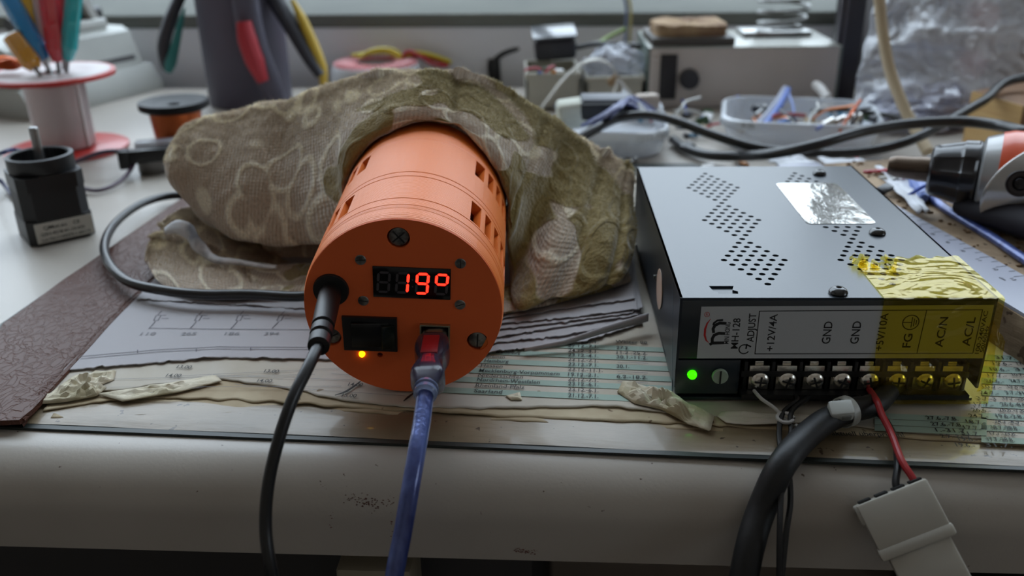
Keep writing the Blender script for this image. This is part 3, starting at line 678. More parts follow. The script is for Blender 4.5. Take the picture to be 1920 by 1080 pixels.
# foil sticker on the lid
fm = mat('silver_foil_label', (214, 212, 206), .14, .85, bump=(140, .35, .0012, (1, .5, 1)), var=(22, (160, 158, 150), .5, .75))
fq = [(57.2, 67.6), (83.2, 67.6), (83.2, 119), (57.2, 119)]
def rr(x0, y0, x1, y1, r, n=5):
    P = []
    for cx, cy, a0 in ((x1-r, y1-r, 0), (x0+r, y1-r, 90), (x0+r, y0+r, 180), (x1-r, y0+r, 270)):
        P += [(cx+r*math.cos(math.radians(a0+90*i/n)), cy+r*math.sin(math.radians(a0+90*i/n))) for i in range(n+1)]
    return P
lb = MB().slab([Ms @ Vector((x*mm, y*mm, H_+.00018)) for x, y in rr(57.2, 67.6, 83.2, 119, 2)], .0001).build('foil_label', fm, psu, label='shiny silver label on the lid')
# front label
LB = Ms
def FL(x, z, d=0): return Ms @ Vector((x*mm, -d*mm, z*mm))
lab = MB().slab([FL(6.5, 19.6, .12), FL(97.0, 20.0, .12), FL(96.8, 38.6, .12), FL(6.7, 38.0, .12)], .00012, (0, 1, 0)).build('front_label', mat('label_white', (186, 190, 194), .45), psu, label='white printed terminal label')
m_lt = mat('label_black', (22, 22, 26), .5)
ft = MB()
upL = Vector((-math.cos(yaw), -math.sin(yaw), 0))
def vt_(s, x, z0, z1, cap): text(ft, s, FL(x, z0, .16), FL(x, z1, .16), upL, cap*mm)
vt_('MIN HONG', 16.2, 24.9, 32.6, 1.5); vt_('MH-128', 19.2, 23.2, 34.0, 2.2); vt_('ADJUST', 24.0, 25.6, 35.7, 2.2)
vt_('+12V/4A', 30.6, 22.3, 35.5, 2.3); vt_('GND', 48.1, 25.0, 32.9, 2.6); vt_('GND', 57.0, 25.0, 33.0, 2.6); vt_('+5V/10A', 64.9, 22.6, 35.8, 2.3)
vt_('FG', 73.6, 23.7, 28.6, 2.6); vt_('AC/N', 83.6, 23.8, 34.5, 2.5); vt_('AC/L', 92.0, 24.2, 34.4, 2.5); vt_('100-240VAC', 95.4, 21.5, 36.6, 1.3); vt_('50/60Hz', 97.0-.2, 22.0, 31.5, 1.2)
ft.build('printed_text', m_lt, lab)
fr_ = MB()
def line2(x0, z0, x1, z1, w_=.28):
    d = Vector((x1-x0, 0, z1-z0)).normalized()*w_/2; n_ = Vector((-d.z, 0, d.x)); fr_.add([FL(x0-d.x+n_.x, z0-d.z+n_.z, .15), FL(x1+d.x+n_.x, z1+d.z+n_.z, .15), FL(x1+d.x-n_.x, z1+d.z-n_.z, .15), FL(x0-d.x-n_.x, z0-d.z-n_.z, .15)], [(0, 1, 2, 3)])
line2(24.9, 36.5, 93.6, 37.0); line2(24.9, 36.5, 24.9, 21.3); line2(24.9, 21.3, 93.4, 21.7); line2(93.5, 21.7, 93.6, 37.0); line2(76.5, 36.6, 76.0, 21.6)
fr_.build('printed_frame', m_lt, lab)
er = MB()
def ring(cx, cz, r, w_, a0=0, a1=360, n=30, sx=1):
    vs = []
    for i in range(n+1):
        t = math.radians(a0+(a1-a0)*i/n)
        for q in (r-w_/2, r+w_/2): vs.append(FL(cx+q*math.cos(t)*sx, cz+q*math.sin(t), .15))
    return vs, [(2*i, 2*i+1, 2*i+3, 2*i+2) for i in range(n)]
er.add(*ring(72.3, 32.6, 2.5, .32)); er.build('earth_ring', m_lt, lab)
fr_ = MB(); line2(70.0, 32.6, 72.6, 32.6); line2(72.6, 30.9, 72.6, 34.3); line2(73.3, 31.4, 73.3, 33.8); line2(74.0, 31.9, 74.0, 33.3); fr_.build('earth_symbol', m_lt, lab)
er = MB(); er.add(*ring(21.3, 23.0, 1.6, .4, 60, 330)); fr_ = er; line2(22.0, 24.6, 23.2, 24.0, .5); line2(22.0, 24.6, 21.9, 23.4, .5); er.build('adjust_arrow', m_lt, lab)
# logo: hn strokes and a red swoosh with a registered mark
def ribbon(P_, ws, name, m):
    mb = MB(); n = len(P_); vs = []
    for i, (x, z) in enumerate(P_):
        a = Vector(P_[min(i+1, n-1)])-Vector(P_[max(i-1, 0)]); a.normalize(); nx, nz_ = -a.y, a.x
        vs += [FL(x+nx*ws[i]/2, z+nz_*ws[i]/2, .15), FL(x-nx*ws[i]/2, z-nz_*ws[i]/2, .15)]
    mb.add(vs, [(2*i, 2*i+1, 2*i+3, 2*i+2) for i in range(n-1)]); return mb.build(name, m, lab)
ribbon([(9.9, 33.8), (8.9, 32.2), (8.4, 30.2), (8.4, 28), (9.0, 26.2), (10.0, 25.2)], [.1, .5, .7, .7, .5, .1], 'red_swoosh', mat('logo_red', (190, 40, 40), .5))
ribbon([(13.8, 33.4), (12, 33.2), (11, 32.3), (10.9, 31.5)][::-1], [.7]*4, 'logo_stroke', m_lt)
ribbon([(10.2, 24.6), (11.0, 25.2), (14.8, 25.3)], [1.0, 1.1, 1.0], 'logo_stroke', m_lt)
ribbon([(14.8, 28.6), (12.8, 28.7), (11.4, 28.0), (10.9, 26.8), (11.0, 25.2)], [1.0, 1.1, 1.1, 1.0, .9], 'logo_stroke', m_lt)
ribbon([(14.8, 32.2), (12.8, 32.3), (11.4, 31.5), (10.9, 30.3), (11.2, 28.8)], [1.0, 1.1, 1.1, 1.0, .9], 'logo_stroke', m_lt)
er = MB(); er.add(*ring(8.6, 35.3, .8, .16, n=20)); text(er, 'R', FL(8.3, 34.9, .16), FL(8.95, 34.9, .16), Vector((0, 0, 1)), .0008); er.build('registered_mark', mat('logo_red', (190, 40, 40), .5), lab)
# LED and trimmer
MB().lathe([(0, -1), (1.5, -1), (1.5, .2), (1.3, .8), (.8, 1.25), (0, 1.4)], Ms @ Matrix.Translation((5.4*mm, -.0002, 13.6*mm)) @ Matrix.Rotation(PI/2, 4, 'X') @ Matrix.Scale(mm, 4), 24).build('indicator_light', mat('green_led', (60, 255, 0), .3, em=3.0, emcol=(40, 255, 0)), psu, label='lit green indicator light')
tr = MB().lathe([(0, 0), (2.6, 0), (2.6, .9), (2.4, 1.1), (0, 1.1)], Ms @ Matrix.Translation((14.3*mm, -.0003, 13.4*mm)) @ Matrix.Rotation(PI/2, 4, 'X') @ Matrix.Scale(mm, 4), 28).build('trimmer', mat('pale_green_plastic', (158, 176, 158), .5), psu)
MB().box((14.3*mm, -.0015, 13.4*mm), (.0005, .0004, .0046), Ms).build('slot', m_slot, tr)
# terminal block
tb = MB(); tb.box((.0575, .0030, .0075+.0105-.004), (.0725, .0065, .002), Ms); tb.box((.0575, .0072, .0125), (.0725, .0015, .0125), Ms); tb.box((.0575, .0005, .0072), (.0725, .0075, .0016), Ms)
xs_ = [27.0+8.78*k for k in range(8)]
for k in range(9): tb.box(((22.6+8.78*k)*mm, .0030, .0125), (.0011, .0062, .0118), Ms, .0002)
tbo = tb.build('terminal_block', mat('terminal_black', (18, 19, 21), .45), psu)
m_tin = mat('terminal_tin', (228, 224, 214), .25, 1, bump=(500, .2, .0004))
for k, x in enumerate(xs_):
    w_ = MB(); w_.box((x*mm, .0006, .0125), (.0064, .0011, .0088), Ms, .0002); w_.box((x*mm, .0016, .0172), (.0028, .0011, .0016), Ms, .0002)
    wo = w_.build('terminal_clamp', m_tin, tbo)
    Mt = Ms @ Matrix.Translation((x*mm+.0003, -.0000, 11.7*mm)) @ Matrix.Rotation(PI/2, 4, 'X') @ Matrix.Scale(mm, 4)
    th = MB().lathe([(0, 0), (2.9, 0), (2.9, .8), (2.4, 1.5), (1.4, 1.9), (0, 2.0)], Mt, 22)
    an = random.uniform(-.5, .8)
    th.build('terminal_screw', m_tin, tbo)
    Mk = Mt @ Matrix.Rotation(an, 4, 'Z'); MB().box((0, 0, 1.75), (3.9, .6, .62), Mk).box((0, 0, 1.75), (.6, 3.9, .62), Mk).build('cross_slot', m_slot, tbo)
# yellow polyimide tape over the mains terminals
m_tape = bpy.data.materials.new('amber_tape'); m_tape.use_nodes = True; N = m_tape.node_tree.nodes; L = m_tape.node_tree.links; N.clear()
om = N.new('ShaderNodeOutputMaterial'); tp = N.new('ShaderNodeBsdfTransparent'); tp.inputs[0].default_value = (.97, .86, .26, 1)
gl = N.new('ShaderNodeBsdfGlossy'); gl.inputs[0].default_value = (1, .9, .66, 1); gl.inputs[1].default_value = .13
df = N.new('ShaderNodeBsdfDiffuse'); df.inputs[0].default_value = lin((190, 150, 20))+(1,)
m1 = N.new('ShaderNodeMixShader'); m1.inputs[0].default_value = .05; m2 = N.new('ShaderNodeMixShader'); lw0 = N.new('ShaderNodeLayerWeight'); fr0 = N.new('ShaderNodeMapRange'); fr0.inputs[1].default_value = .3; fr0.inputs[2].default_value = 1; fr0.inputs[3].default_value = .04; fr0.inputs[4].default_value = .32; L.new(lw0.outputs['Facing'], fr0.inputs[0])
L.new(tp.outputs[0], m1.inputs[1]); L.new(df.outputs[0], m1.inputs[2]); L.new(fr0.outputs[0], m2.inputs[0]); L.new(m1.outputs[0], m2.inputs[1]); L.new(gl.outputs[0], m2.inputs[2]); L.new(m2.outputs[0], om.inputs[0])
n_ = N.new('ShaderNodeTexNoise'); n_.inputs['Scale'].default_value = 45; n_.inputs['Detail'].default_value = 1.5; n_.inputs['Distortion'].default_value = 2.5; t_ = N.new('ShaderNodeTexCoord'); L.new(t_.outputs['Object'], n_.inputs['Vector'])
bp = N.new('ShaderNodeBump'); bp.inputs['Strength'].default_value = .8; bp.inputs['Distance'].default_value = .0026; L.new(n_.outputs[0], bp.inputs['Height']); L.new(bp.outputs[0], gl.inputs['Normal']); L.new(bp.outputs[0], lw0.inputs['Normal'])
tape = MB()
def tapefn(u, v):
    # v: 0 top rear edge -> over the front edge -> down the front
    x = (62.8+(99.6-62.8)*u)
    yb = 26+9*noise.noise((u*6, 1, 0))+ (8 if u > .3 else 0)*min(1, (u-.3)*4 if u > .3 else 0)
    if v < .4:
        f = v/.4; y = yb*(1-f); z = H_/mm+.35+.25*abs(noise.noise((x*.3, y*.3, 2)))
        return Ms @ Vector((x*mm, y*mm, z*mm))
    f = (v-.4)/.6; z = H_/mm+.3-f*(H_/mm-4.0); bulge = 0 if z > 22 else min(1, (22-z)/6)*(2.3+1.2*noise.noise((x*.25, z*.25, 5)))
    if z < 7: bulge *= .8
    return Ms @ Vector((x*mm+(.0012*f if u > .9 else 0), (-.35-bulge-.2*abs(noise.noise((x*.4, z*.4, 8))))*mm, z*mm))
tape.grid(tapefn, 60, 70)
tp1 = tape.build('insulating_tape', m_tape, psu, sharp=50, recalc=False, label='crinkled amber tape over the mains terminals')
tf = MB()
rt = random.Random(4)
for k in range(16):      # ragged torn curls at the tape's rear edge
    x = 62.5+rt.random()*13; y = 22+rt.random()*13-(x-62)*.2; a = rt.random()*3; r = rt.uniform(1.2, 2.6)
    def cf(u, v, x=x, y=y, a=a, r=r):
        t = v*2.6; px1 = (u-.5)*r*1.6; py1 = r*math.sin(t)*.7; pz = r*.6*(1-math.cos(t)); return Ms @ Vector(((x+px1*math.cos(a)-py1*math.sin(a))*mm, (y+px1*math.sin(a)+py1*math.cos(a))*mm, H_+(.3+pz+.3*noise.noise((u*3, v*3, k)))*mm))
    tf.grid(cf, 5, 8)
tf.build('tape_curls', m_tape, psu, sharp=30, recalc=False, kind='stuff', label='torn yellow tape curls')
tf = MB()
def tail(u, v):
    return Ms @ Vector(((97+5.5*u+1.0*noise.noise((u*3, v*4, 3)))*mm, (-.8+1.4*noise.noise((u*4, v*3, 1)))*mm, (8+26*v*(1-.3*u)+(4*(1-v)*u))*mm))
tf.grid(tail, 12, 24); tf.build('tape_edge', m_tape, psu, sharp=30, recalc=False)

# wires of the supply
def S(x, y, z): return Ms @ Vector((x*mm, y*mm, z*mm))
m_wb = mat('wire_black', (18, 18, 20), .42)
solo(MB().tube([S(25.5, -1.5, 8.5), Y(1428, 748, .248), Y(1452, 765, .244), Y(1472, 786, .240), Y(1488, 800, .237), Y(1494, 797, .236)], .00058, seg=8), 'wire', mat('wire_white', (190, 190, 190), .5), 'thin white wire from the first terminal left of the black pair', 'wire')
pair = thing('wire_pair', 'two thin twisted black wires with a white loop hanging over the desk edge', 'wire', loc=Y(1475, 790, .238))
MB().tube([S(37, 0, 7.0), Y(1495, 750, .249), Y(1466, 778, .240), Y(1462, 830, .231), Y(1478, 880, .2215), Y(1482, 940, .2130), Y(1474, 1000, .206), Y(1464, 1100, .199)], .00085, seg=8).build('wire', m_wb, pair)
MB().tube([S(44, 0, 6.8), Y(1512, 748, .250), Y(1484, 772, .241), Y(1483, 815, .233), Y(1468, 870, .2205), Y(1464, 930, .2110), Y(1462, 1000, .2035), Y(1461, 1100, .198)], .00085, seg=8).build('wire', m_wb, pair)
c_ = Y(1473, 785, .2385)
MB().tube([c_+Vector((.0026*math.cos(t), .0022*math.sin(t), .0005*math.sin(t)+.0006*t/6)) for t in [i*.7 for i in range(9)]], .0006, seg=8).build('tie_loop', mat('wire_white', (190, 190, 190), .5), pair, label='white wire loop holding the pair')
solo(MB().tube([S(55, -.5, 7.0), Y(1600, 752, .250), Y(1640, 762, .2465)], .0008, seg=8), 'wire_stub', m_wb, 'short black wire below the fourth terminal', 'wire')
mc = thing('mains_cable', 'thick black sleeved cable hanging from the power supply over the desk edge', 'cable', loc=Y(1465, 870, .222))
pts = [S(84, 10, 8.6), S(72, 2.0, 8.2), G(1640, 758, .0082), G(1585, 772, .0082), G(1530, 802, .0080), G(1470, 866, .0058), Y(1428, 955, .2125), Y(1405, 1030, .206), Y(1388, 1120, .201)]
MB().tube(pts, [.0028, .0030, .0036, .0039, .0040, .0041, .0042, .0042, .0042], seg=20, res=10).build('sleeve', mat('sleeve_black', (20, 21, 23), .5, bump=(700, .3, .0003)), mc)
tie = thing('zip_tie', 'translucent white cable tie around the thick black cable', 'cable tie', loc=pts[3])
m_tie = mat('nylon_white', (200, 204, 200), .35, alpha=.82, sss=.2)
dd = (pts[4]-pts[2]).normalized(); 
MB().lathe([(.0045, -.0014), (.0049, -.0014), (.0049, .0014), (.0045, .0014), (.0045, -.0014)], axis(pts[3], dd), 28).build('strap', m_tie, tie)
Mh = frame(pts[3]+(CAM-pts[3]).normalized()*.0066+Vector((-.0015, 0, .0004)), Vector((1, -.05, .12)), Vector((.05, -.5, .9)))
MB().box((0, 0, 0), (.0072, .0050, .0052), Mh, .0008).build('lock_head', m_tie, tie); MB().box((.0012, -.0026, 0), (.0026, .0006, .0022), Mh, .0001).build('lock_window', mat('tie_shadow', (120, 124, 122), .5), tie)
# white 4-pin connector with red and black leads
ma_ = Y(1668, 922, .2120); mb_ = Y(1760, 1100, .1945)
mo = thing('wire_connector', 'milky white four-pin connector hanging on a red and a black lead', 'connector', loc=ma_)
m_mol = mat('milky_nylon', (176, 172, 162), .4, alpha=.96, sss=.3, bump=(300, .15, .0003))
dz = (mb_-ma_).normalized(); sx_ = (Y(1725, 899, .2120)-Y(1608, 948, .2120)).normalized(); Mm = axis(ma_, dz, sx_)
LL = (mb_-ma_).length
f1 = MB().box((0, 0, LL*.26), (.0205, .0085, LL*.52), Mm, .0006); f1.box((-.0102, 0, .003), (.002, .005, .006), Mm, .0006); f1.build('female_housing', m_mol, mo)
f2 = MB().box((0, 0, LL*.80), (.0175, .0072, LL*.62), Mm, .0006); f2.box((0, 0, LL*.53), (.0215, .0090, .0035), Mm, .0008); f2.build('male_housing', m_mol, mo)
for k in range(4): MB().box(((-.0075+k*.005), 0, -.0001), (.0036, .0060, .0012), Mm, .0002).build('pin_socket', m_slot, mo)
wr = MB().tube([S(62.5, -1.5, 9.0), Y(1644, 752, .2400), Y(1653, 776, .2350), Y(1672, 815, .2280), Y(1690, 862, .2180), Mm @ Vector((.0074, 0, -.001)), Mm @ Vector((.0074, 0, .004))], .00105, seg=10).build('red_lead', mat('wire_red', (150, 28, 34), .42), mo)
MB().tube([S(58, -.5, 6.8), Y(1630, 762, .2440), Y(1660, 788, .2370), Y(1678, 825, .2285), Y(1683, 870, .2185), Mm @ Vector((.0024, 0, -.001)), Mm @ Vector((.0024, 0, .004))], .00105, seg=10).build('black_lead', m_wb, mo)
# ================================================================== TOWEL
m_tow = bpy.data.materials.new('terry_cloth'); m_tow.use_nodes = True; nt = m_tow.node_tree; N = nt.nodes; L = nt.links; B_ = N['Principled BSDF']
uvn = N.new('ShaderNodeTexCoord')
def node(t, **k):
    n = N.new(t)
    for a, b in k.items():
        if a in n.inputs: n.inputs[a].default_value = b
        else: setattr(n, a, b)
    return n
ns = node('ShaderNodeTexNoise', Scale=14., Detail=2.); L.new(uvn.outputs['UV'], ns.inputs['Vector'])
mdn = N.new('ShaderNodeVectorMath'); mdn.operation = 'MULTIPLY_ADD'; mdn.inputs[1].default_value = (.035, .035, 0); L.new(ns.outputs['Color'], mdn.inputs[0]); L.new(uvn.outputs['UV'], mdn.inputs[2])
vo = node('ShaderNodeTexVoronoi', Scale=62.); vo.feature = 'SMOOTH_F1'; vo.inputs['Smoothness'].default_value = .15; L.new(mdn.outputs[0], vo.inputs['Vector'])
scal = node('ShaderNodeMapRange'); scal.inputs[1].default_value = .09; scal.inputs[2].default_value = .03; dab = node('ShaderNodeMath', operation='SUBTRACT'); dab.inputs[1].default_value = .50; L.new(vo.outputs['Distance'], dab.inputs[0]); dab2 = node('ShaderNodeMath', operation='ABSOLUTE'); L.new(dab.outputs[0], dab2.inputs[0]); L.new(dab2.outputs[0], scal.inputs[0])      # rim of each scallop
n2 = node('ShaderNodeTexNoise', Scale=19., Detail=1.2, Distortion=1.8); L.new(uvn.outputs['UV'], n2.inputs['Vector'])
sx2 = N.new('ShaderNodeSeparateXYZ'); L.new(uvn.outputs['UV'], sx2.inputs[0])
bias = node('ShaderNodeMapRange'); bias.inputs[1].default_value = .05; bias.inputs[2].default_value = .13; bias.inputs[3].default_value = -.30; bias.inputs[4].default_value = .06; L.new(sx2.outputs['X'], bias.inputs[0])
wz = node('ShaderNodeTexWave', Scale=9., Distortion=7., Detail=1.); wz.bands_direction = 'DIAGONAL'; wz.inputs['Detail Scale'].default_value = 1.2; L.new(uvn.outputs['UV'], wz.inputs['Vector'])
wm = node('ShaderNodeMath', operation='MULTIPLY_ADD'); wm.inputs[1].default_value = .22; L.new(wz.outputs['Fac'], wm.inputs[0]); L.new(n2.outputs[0], wm.inputs[2])
adb = node('ShaderNodeMath', operation='ADD'); L.new(wm.outputs[0], adb.inputs[0]); L.new(bias.outputs[0], adb.inputs[1])
oliv = node('ShaderNodeMapRange'); oliv.inputs[1].default_value = .60; oliv.inputs[2].default_value = .62; L.new(adb.outputs[0], oliv.inputs[0])
mx1 = N.new('ShaderNodeMix'); mx1.data_type = 'RGBA'; mx1.inputs[6].default_value = lin((186, 168, 148))+(1,); mx1.inputs[7].default_value = lin((228, 216, 192))+(1,); L.new(scal.outputs[0], mx1.inputs[0])
mx2 = N.new('ShaderNodeMix'); mx2.data_type = 'RGBA'; L.new(mx1.outputs[2], mx2.inputs[6]); mx2.inputs[7].default_value = lin((140, 122, 74))+(1,); L.new(oliv.outputs[0], mx2.inputs[0])
fn_ = node('ShaderNodeTexNoise', Scale=900., Detail=2.); L.new(uvn.outputs['UV'], fn_.inputs['Vector'])
mx3 = N.new('ShaderNodeMix'); mx3.data_type = 'RGBA'; mx3.blend_type = 'MULTIPLY'; mx3.inputs[0].default_value = .55; L.new(mx2.outputs[2], mx3.inputs[6]); L.new(fn_.outputs[0], mx3.inputs[7])
hv = N.new('ShaderNodeMix'); hv.data_type = 'RGBA'; hv.blend_type = 'ADD'; hv.inputs[0].default_value = .35; L.new(mx3.outputs[2], hv.inputs[6]); L.new(mx3.outputs[2], hv.inputs[7]); L.new(hv.outputs[2], B_.inputs['Base Color'])
B_.inputs['Roughness'].default_value = .95; B_.inputs['Specular IOR Level'].default_value = .1; B_.inputs['Sheen Weight'].default_value = .5; B_.inputs['Sheen Roughness'].default_value = .5
wv = node('ShaderNodeTexWave', Scale=190., Distortion=1.2, Detail=1.); wv.bands_direction = 'X'; wv.inputs['Detail Scale'].default_value = 3; L.new(uvn.outputs['UV'], wv.inputs['Vector'])
wv2 = node('ShaderNodeTexWave', Scale=230., Distortion=1.5); wv2.bands_direction = 'Y'; L.new(uvn.outputs['UV'], wv2.inputs['Vector'])
h1 = node('ShaderNodeMath', operation='MULTIPLY_ADD'); h1.inputs[1].default_value = .4; L.new(wv2.outputs['Fac'], h1.inputs[0]); L.new(wv.outputs['Fac'], h1.inputs[2])
h1b = node('ShaderNodeMath', operation='MULTIPLY'); iv = node('ShaderNodeMath', operation='SUBTRACT'); iv.inputs[0].default_value = 1.1; L.new(oliv.outputs[0], iv.inputs[1]); L.new(h1.outputs[0], h1b.inputs[0]); L.new(iv.outputs[0], h1b.inputs[1])
h2 = node('ShaderNodeMath', operation='MULTIPLY_ADD'); h2.inputs[1].default_value = 1.6; L.new(fn_.outputs[0], h2.inputs[0]); L.new(h1b.outputs[0], h2.inputs[2])
h3 = node('ShaderNodeMath', operation='MULTIPLY_ADD'); h3.inputs[1].default_value = 2.2; L.new(scal.outputs[0], h3.inputs[0]); L.new(h2.outputs[0], h3.inputs[2])
h4 = node('ShaderNodeMath', operation='MULTIPLY_ADD'); h4.inputs[1].default_value = 2.6; L.new(oliv.outputs[0], h4.inputs[0]); L.new(h3.outputs[0], h4.inputs[2])
bp = node('ShaderNodeBump', Strength=.55, Distance=.0007); L.new(h4.outputs[0], bp.inputs['Height']); L.new(bp.outputs[0], B_.inputs['Normal'])

towel = thing('towel', 'folded olive and beige terry towel draped over the back of the orange device', 'towel', loc=G(760, 500, .006))
PILE = []
def cat(P_, t):
    n = len(P_)-1; t = min(max(t, 0), 1)*n; i = min(int(t), n-1); f = t-i
    p0, p1, p2, p3 = P_[max(i-1, 0)], P_[i], P_[i+1], P_[min(i+2, n)]
    return .5*((2*p1)+(p2-p0)*f+(2*p0-5*p1+4*p2-p3)*f*f+(3*p1-p0-3*p2+p3)*f**3)
def fold(secs, name, nu, nv, bulge=.010, back=.13, under=.05, drop=(.010, .04), amp=.0022, seed=0, uoff=0, pile=0, creases=(), label=None):
    """secs: list of (B, T): lower and upper front edges of the fold"""
    Bs = [s[0] for s in secs]; Ts = [s[1] for s in secs]
    rows_ = []
    for i in range(nu):
        u = i/(nu-1); B = cat(Bs, u); T = cat(Ts, u); h = (T-B).length
        k = min(bulge, h*.45); fwd = Vector((0, -1, 0)); mid = (B+T)/2
        dpt = back
        ctl_ = [B+Vector((0, under, .001)), B+Vector((0, under*.4, 0)), B+fwd*k*.25, B.lerp(T, .22)+fwd*k*.95, B.lerp(T, .5)+fwd*k*1.15, B.lerp(T, .76)+fwd*k*.85, B.lerp(T, .93)+fwd*k*.42, T+Vector((0, .002, 0)), T+Vector((0, dpt*.2, -drop[0]*.75)), T+Vector((0, dpt*.55, -drop[0]*2.0)), T+Vector((0, dpt, -min(drop[1], T.z-.006)))]
        rows_.append([cat(ctl_, j/(nv-1)) for j in range(nv)])
    mb = MB(); mb.uv = []
    lu = 0; acc = [0]
    for i in range(1, nu): acc.append(acc[-1]+(rows_[i][nv//2]-rows_[i-1][nv//2]).length)
    for j in range(nv):
        for i in range(nu):
            p = rows_[i][j].copy()
            a = rows_[min(i+1, nu-1)][j]-rows_[max(i-1, 0)][j]; b = rows_[i][min(j+1, nv-1)]-rows_[i][max(j-1, 0)]
            nrm = a.cross(b); nrm = nrm.normalized() if nrm.length > 1e-12 else Vector((0, 0, 1))
            if nrm.y > 0 and j < nv*.7: nrm = -nrm
            wgt = min(1, j/(nv*.25))
            q = p*1.0
            d = amp*noise.noise(q*28+Vector((seed, 0, 0)))+amp*.6*noise.noise(Vector((q.x*70, q.y*20, q.z*45+seed)))+amp*.16*noise.noise(q*220)
            for cu0, wd, dep in creases:
                d -= dep*math.exp(-((i/(nu-1)-cu0)/wd)**2)
            p += nrm*d*wgt
            mb.v.append(p)
            vv = sum((rows_[nu//2][m+1]-rows_[nu//2][m]).length for m in range(0)) 
            mb.uv.append((acc[i]+uoff, 0))
    vl = [0]
    for j in range(1, nv): vl.append(vl[-1]+sum((rows_[i][j]-rows_[i][j-1]).length for i in range(0, nu, 10))/len(range(0, nu, 10)))
    mb.uv = [(mb.uv[j*nu+i][0], vl[j]) for j in range(nv) for i in range(nu)]
    for j in range(nv-1):
        for i in range(nu-1): mb.f.append((j*nu+i, j*nu+i+1, (j+1)*nu+i+1, (j+1)*nu+i))
    if pile: PILE.append((mb.v[:], nu, nv, mb.uv[:], pile))
    return mb.build(name, m_tow, towel, sharp=180, label=label)
def cy(phi, y, dr=.001): 
    t = math.radians(phi); return Mc @ Vector(((CR+dr)*math.cos(t), y, (CR+dr)*math.sin(t)))
secs = [(Y(320, 312, .402), Y(324, 284, .404)), (Y(337, 352, .394), Y(343, 243, .409)), (Y(365, 400, .385), Y(375, 226, .410)), (Y(400, 425, .379), Y(430, 213, .409)), (Y(455, 445, .374), Y(485, 200, .407)),
        (Y(520, 455, .370), Y(540, 192, .402)), (Y(585, 452, .366), Y(580, 172, .396)), (cy(196, .083), Y(618, 160, .390)), (cy(165, .085), Y(655, 150, .384)), (cy(140, .087), Y(695, 143, .378)), (cy(115, .089), Y(745, 137, .374)), (cy(92, .090), Y(800, 135, .372)),
        (cy(70, .089), Y(850, 138, .372)), (cy(48, .086), Y(900, 150, .374)), (cy(28, .083), Y(950, 172, .378)), (cy(8, .080), Y(990, 194, .382)), (cy(-12, .076), Y(1030, 219, .386)),
        (Y(958, 500, .345), Y(1066, 244, .390)), (G(972, 572, .0105), Y(1104, 268, .393)), (G(1045, 557, .0110), Y(1138, 290, .396)), (G(1110, 541, .0110), Y(1166, 306, .399)), (G(1160, 526, .0115), Y(1184, 318, .401)), (G(1178, 505, .0130), Y(1190, 345, .400))]
fold(secs, 'draped_fold', 300, 130, bulge=.012, back=.12, under=.045, drop=(.012, .05), amp=.0030, seed=3, pile=1.0, creases=((.553, .010, .0018), (.72, .01, .002), (.86, .012, .0022), (.93, .008, .002)))
# inner layers seen in the shade between wing and desk
fold([(Y(375, 470, .395), Y(380, 395, .400)), (Y(450, 500, .392), Y(450, 400, .402)), (Y(540, 520, .385), Y(540, 420, .400)), (Y(640, 530, .382), Y(630, 420, .400))], 'inner_fold', 60, 40, bulge=.006, back=.06, amp=.002, seed=9, uoff=.1)
m_keep = m_tow
fold([(Y(276, 478, .374), Y(281, 452, .382)), (G(296, 522, .0075), Y(300, 444, .386)), (G(350, 546, .0070), Y(352, 452, .380)), (G(420, 554, .0068), Y(418, 472, .376)), (G(500, 552, .0066), Y(492, 500, .370)), (G(560, 548, .0064), Y(560, 522, .362)), (G(640, 545, .0064), Y(640, 525, .362))], 'lower_fold', 120, 60, bulge=.007, back=.05, under=.03, drop=(.004, .02), amp=.0022, seed=15, uoff=.02, pile=.35)
fold([(Y(298, 452, .388), Y(300, 430, .392)), (Y(325, 460, .388), Y(325, 404, .398)), (Y(365, 470, .386), Y(358, 394, .402)), (Y(405, 480, .383), Y(405, 408, .400)), (Y(445, 496, .379), Y(440, 436, .394)), (Y(505, 512, .374), Y(505, 480, .384)), (Y(600, 530, .368), Y(600, 518, .372))], 'upper_flap', 110, 44, bulge=.005, back=.04, under=.02, drop=(.004, .02), amp=.0018, seed=22, uoff=.03, pile=.3)
fold([(G(935, 590, .0078), G(935, 585, .0095)), (G(1000, 577, .0076), G(1000, 571, .0095)), (G(1090, 556, .0078), G(1090, 549, .0096)), (G(1182, 527, .0080), G(1182, 519, .0100))], 'hem', 90, 24, bulge=.0012, back=.03, under=.02, drop=(.000, .002), amp=.0010, seed=31, uoff=.2, label='speckled hem at the right lower edge')
# care label ribbon
top_ = [Y(309, 428, .380), Y(335, 412, .377), Y(362, 424, .372), Y(380, 452, .368), Y(404, 478, .364), Y(450, 488, .362), Y(520, 497, .360)]
bot_ = [Y(312, 440, .378), Y(335, 438, .374), Y(352, 452, .370), Y(370, 474, .366), Y(400, 491, .362), Y(450, 497, .361), Y(520, 503, .359)]
cl = MB(); cl.grid(lambda u, v: cat(top_, u).lerp(cat(bot_, u), v)+Vector((0, -.0012*math.sin(v*PI)+.0006*math.sin(u*25), 0)), 60, 8)
clo = cl.build('care_label', mat('satin_label', (205, 205, 208), .45, var=(60, (120, 122, 130), .5, .62)), towel, recalc=False, label='crumpled white satin care label'); md = clo.modifiers.new('t', 'SOLIDIFY'); md.thickness = .0003
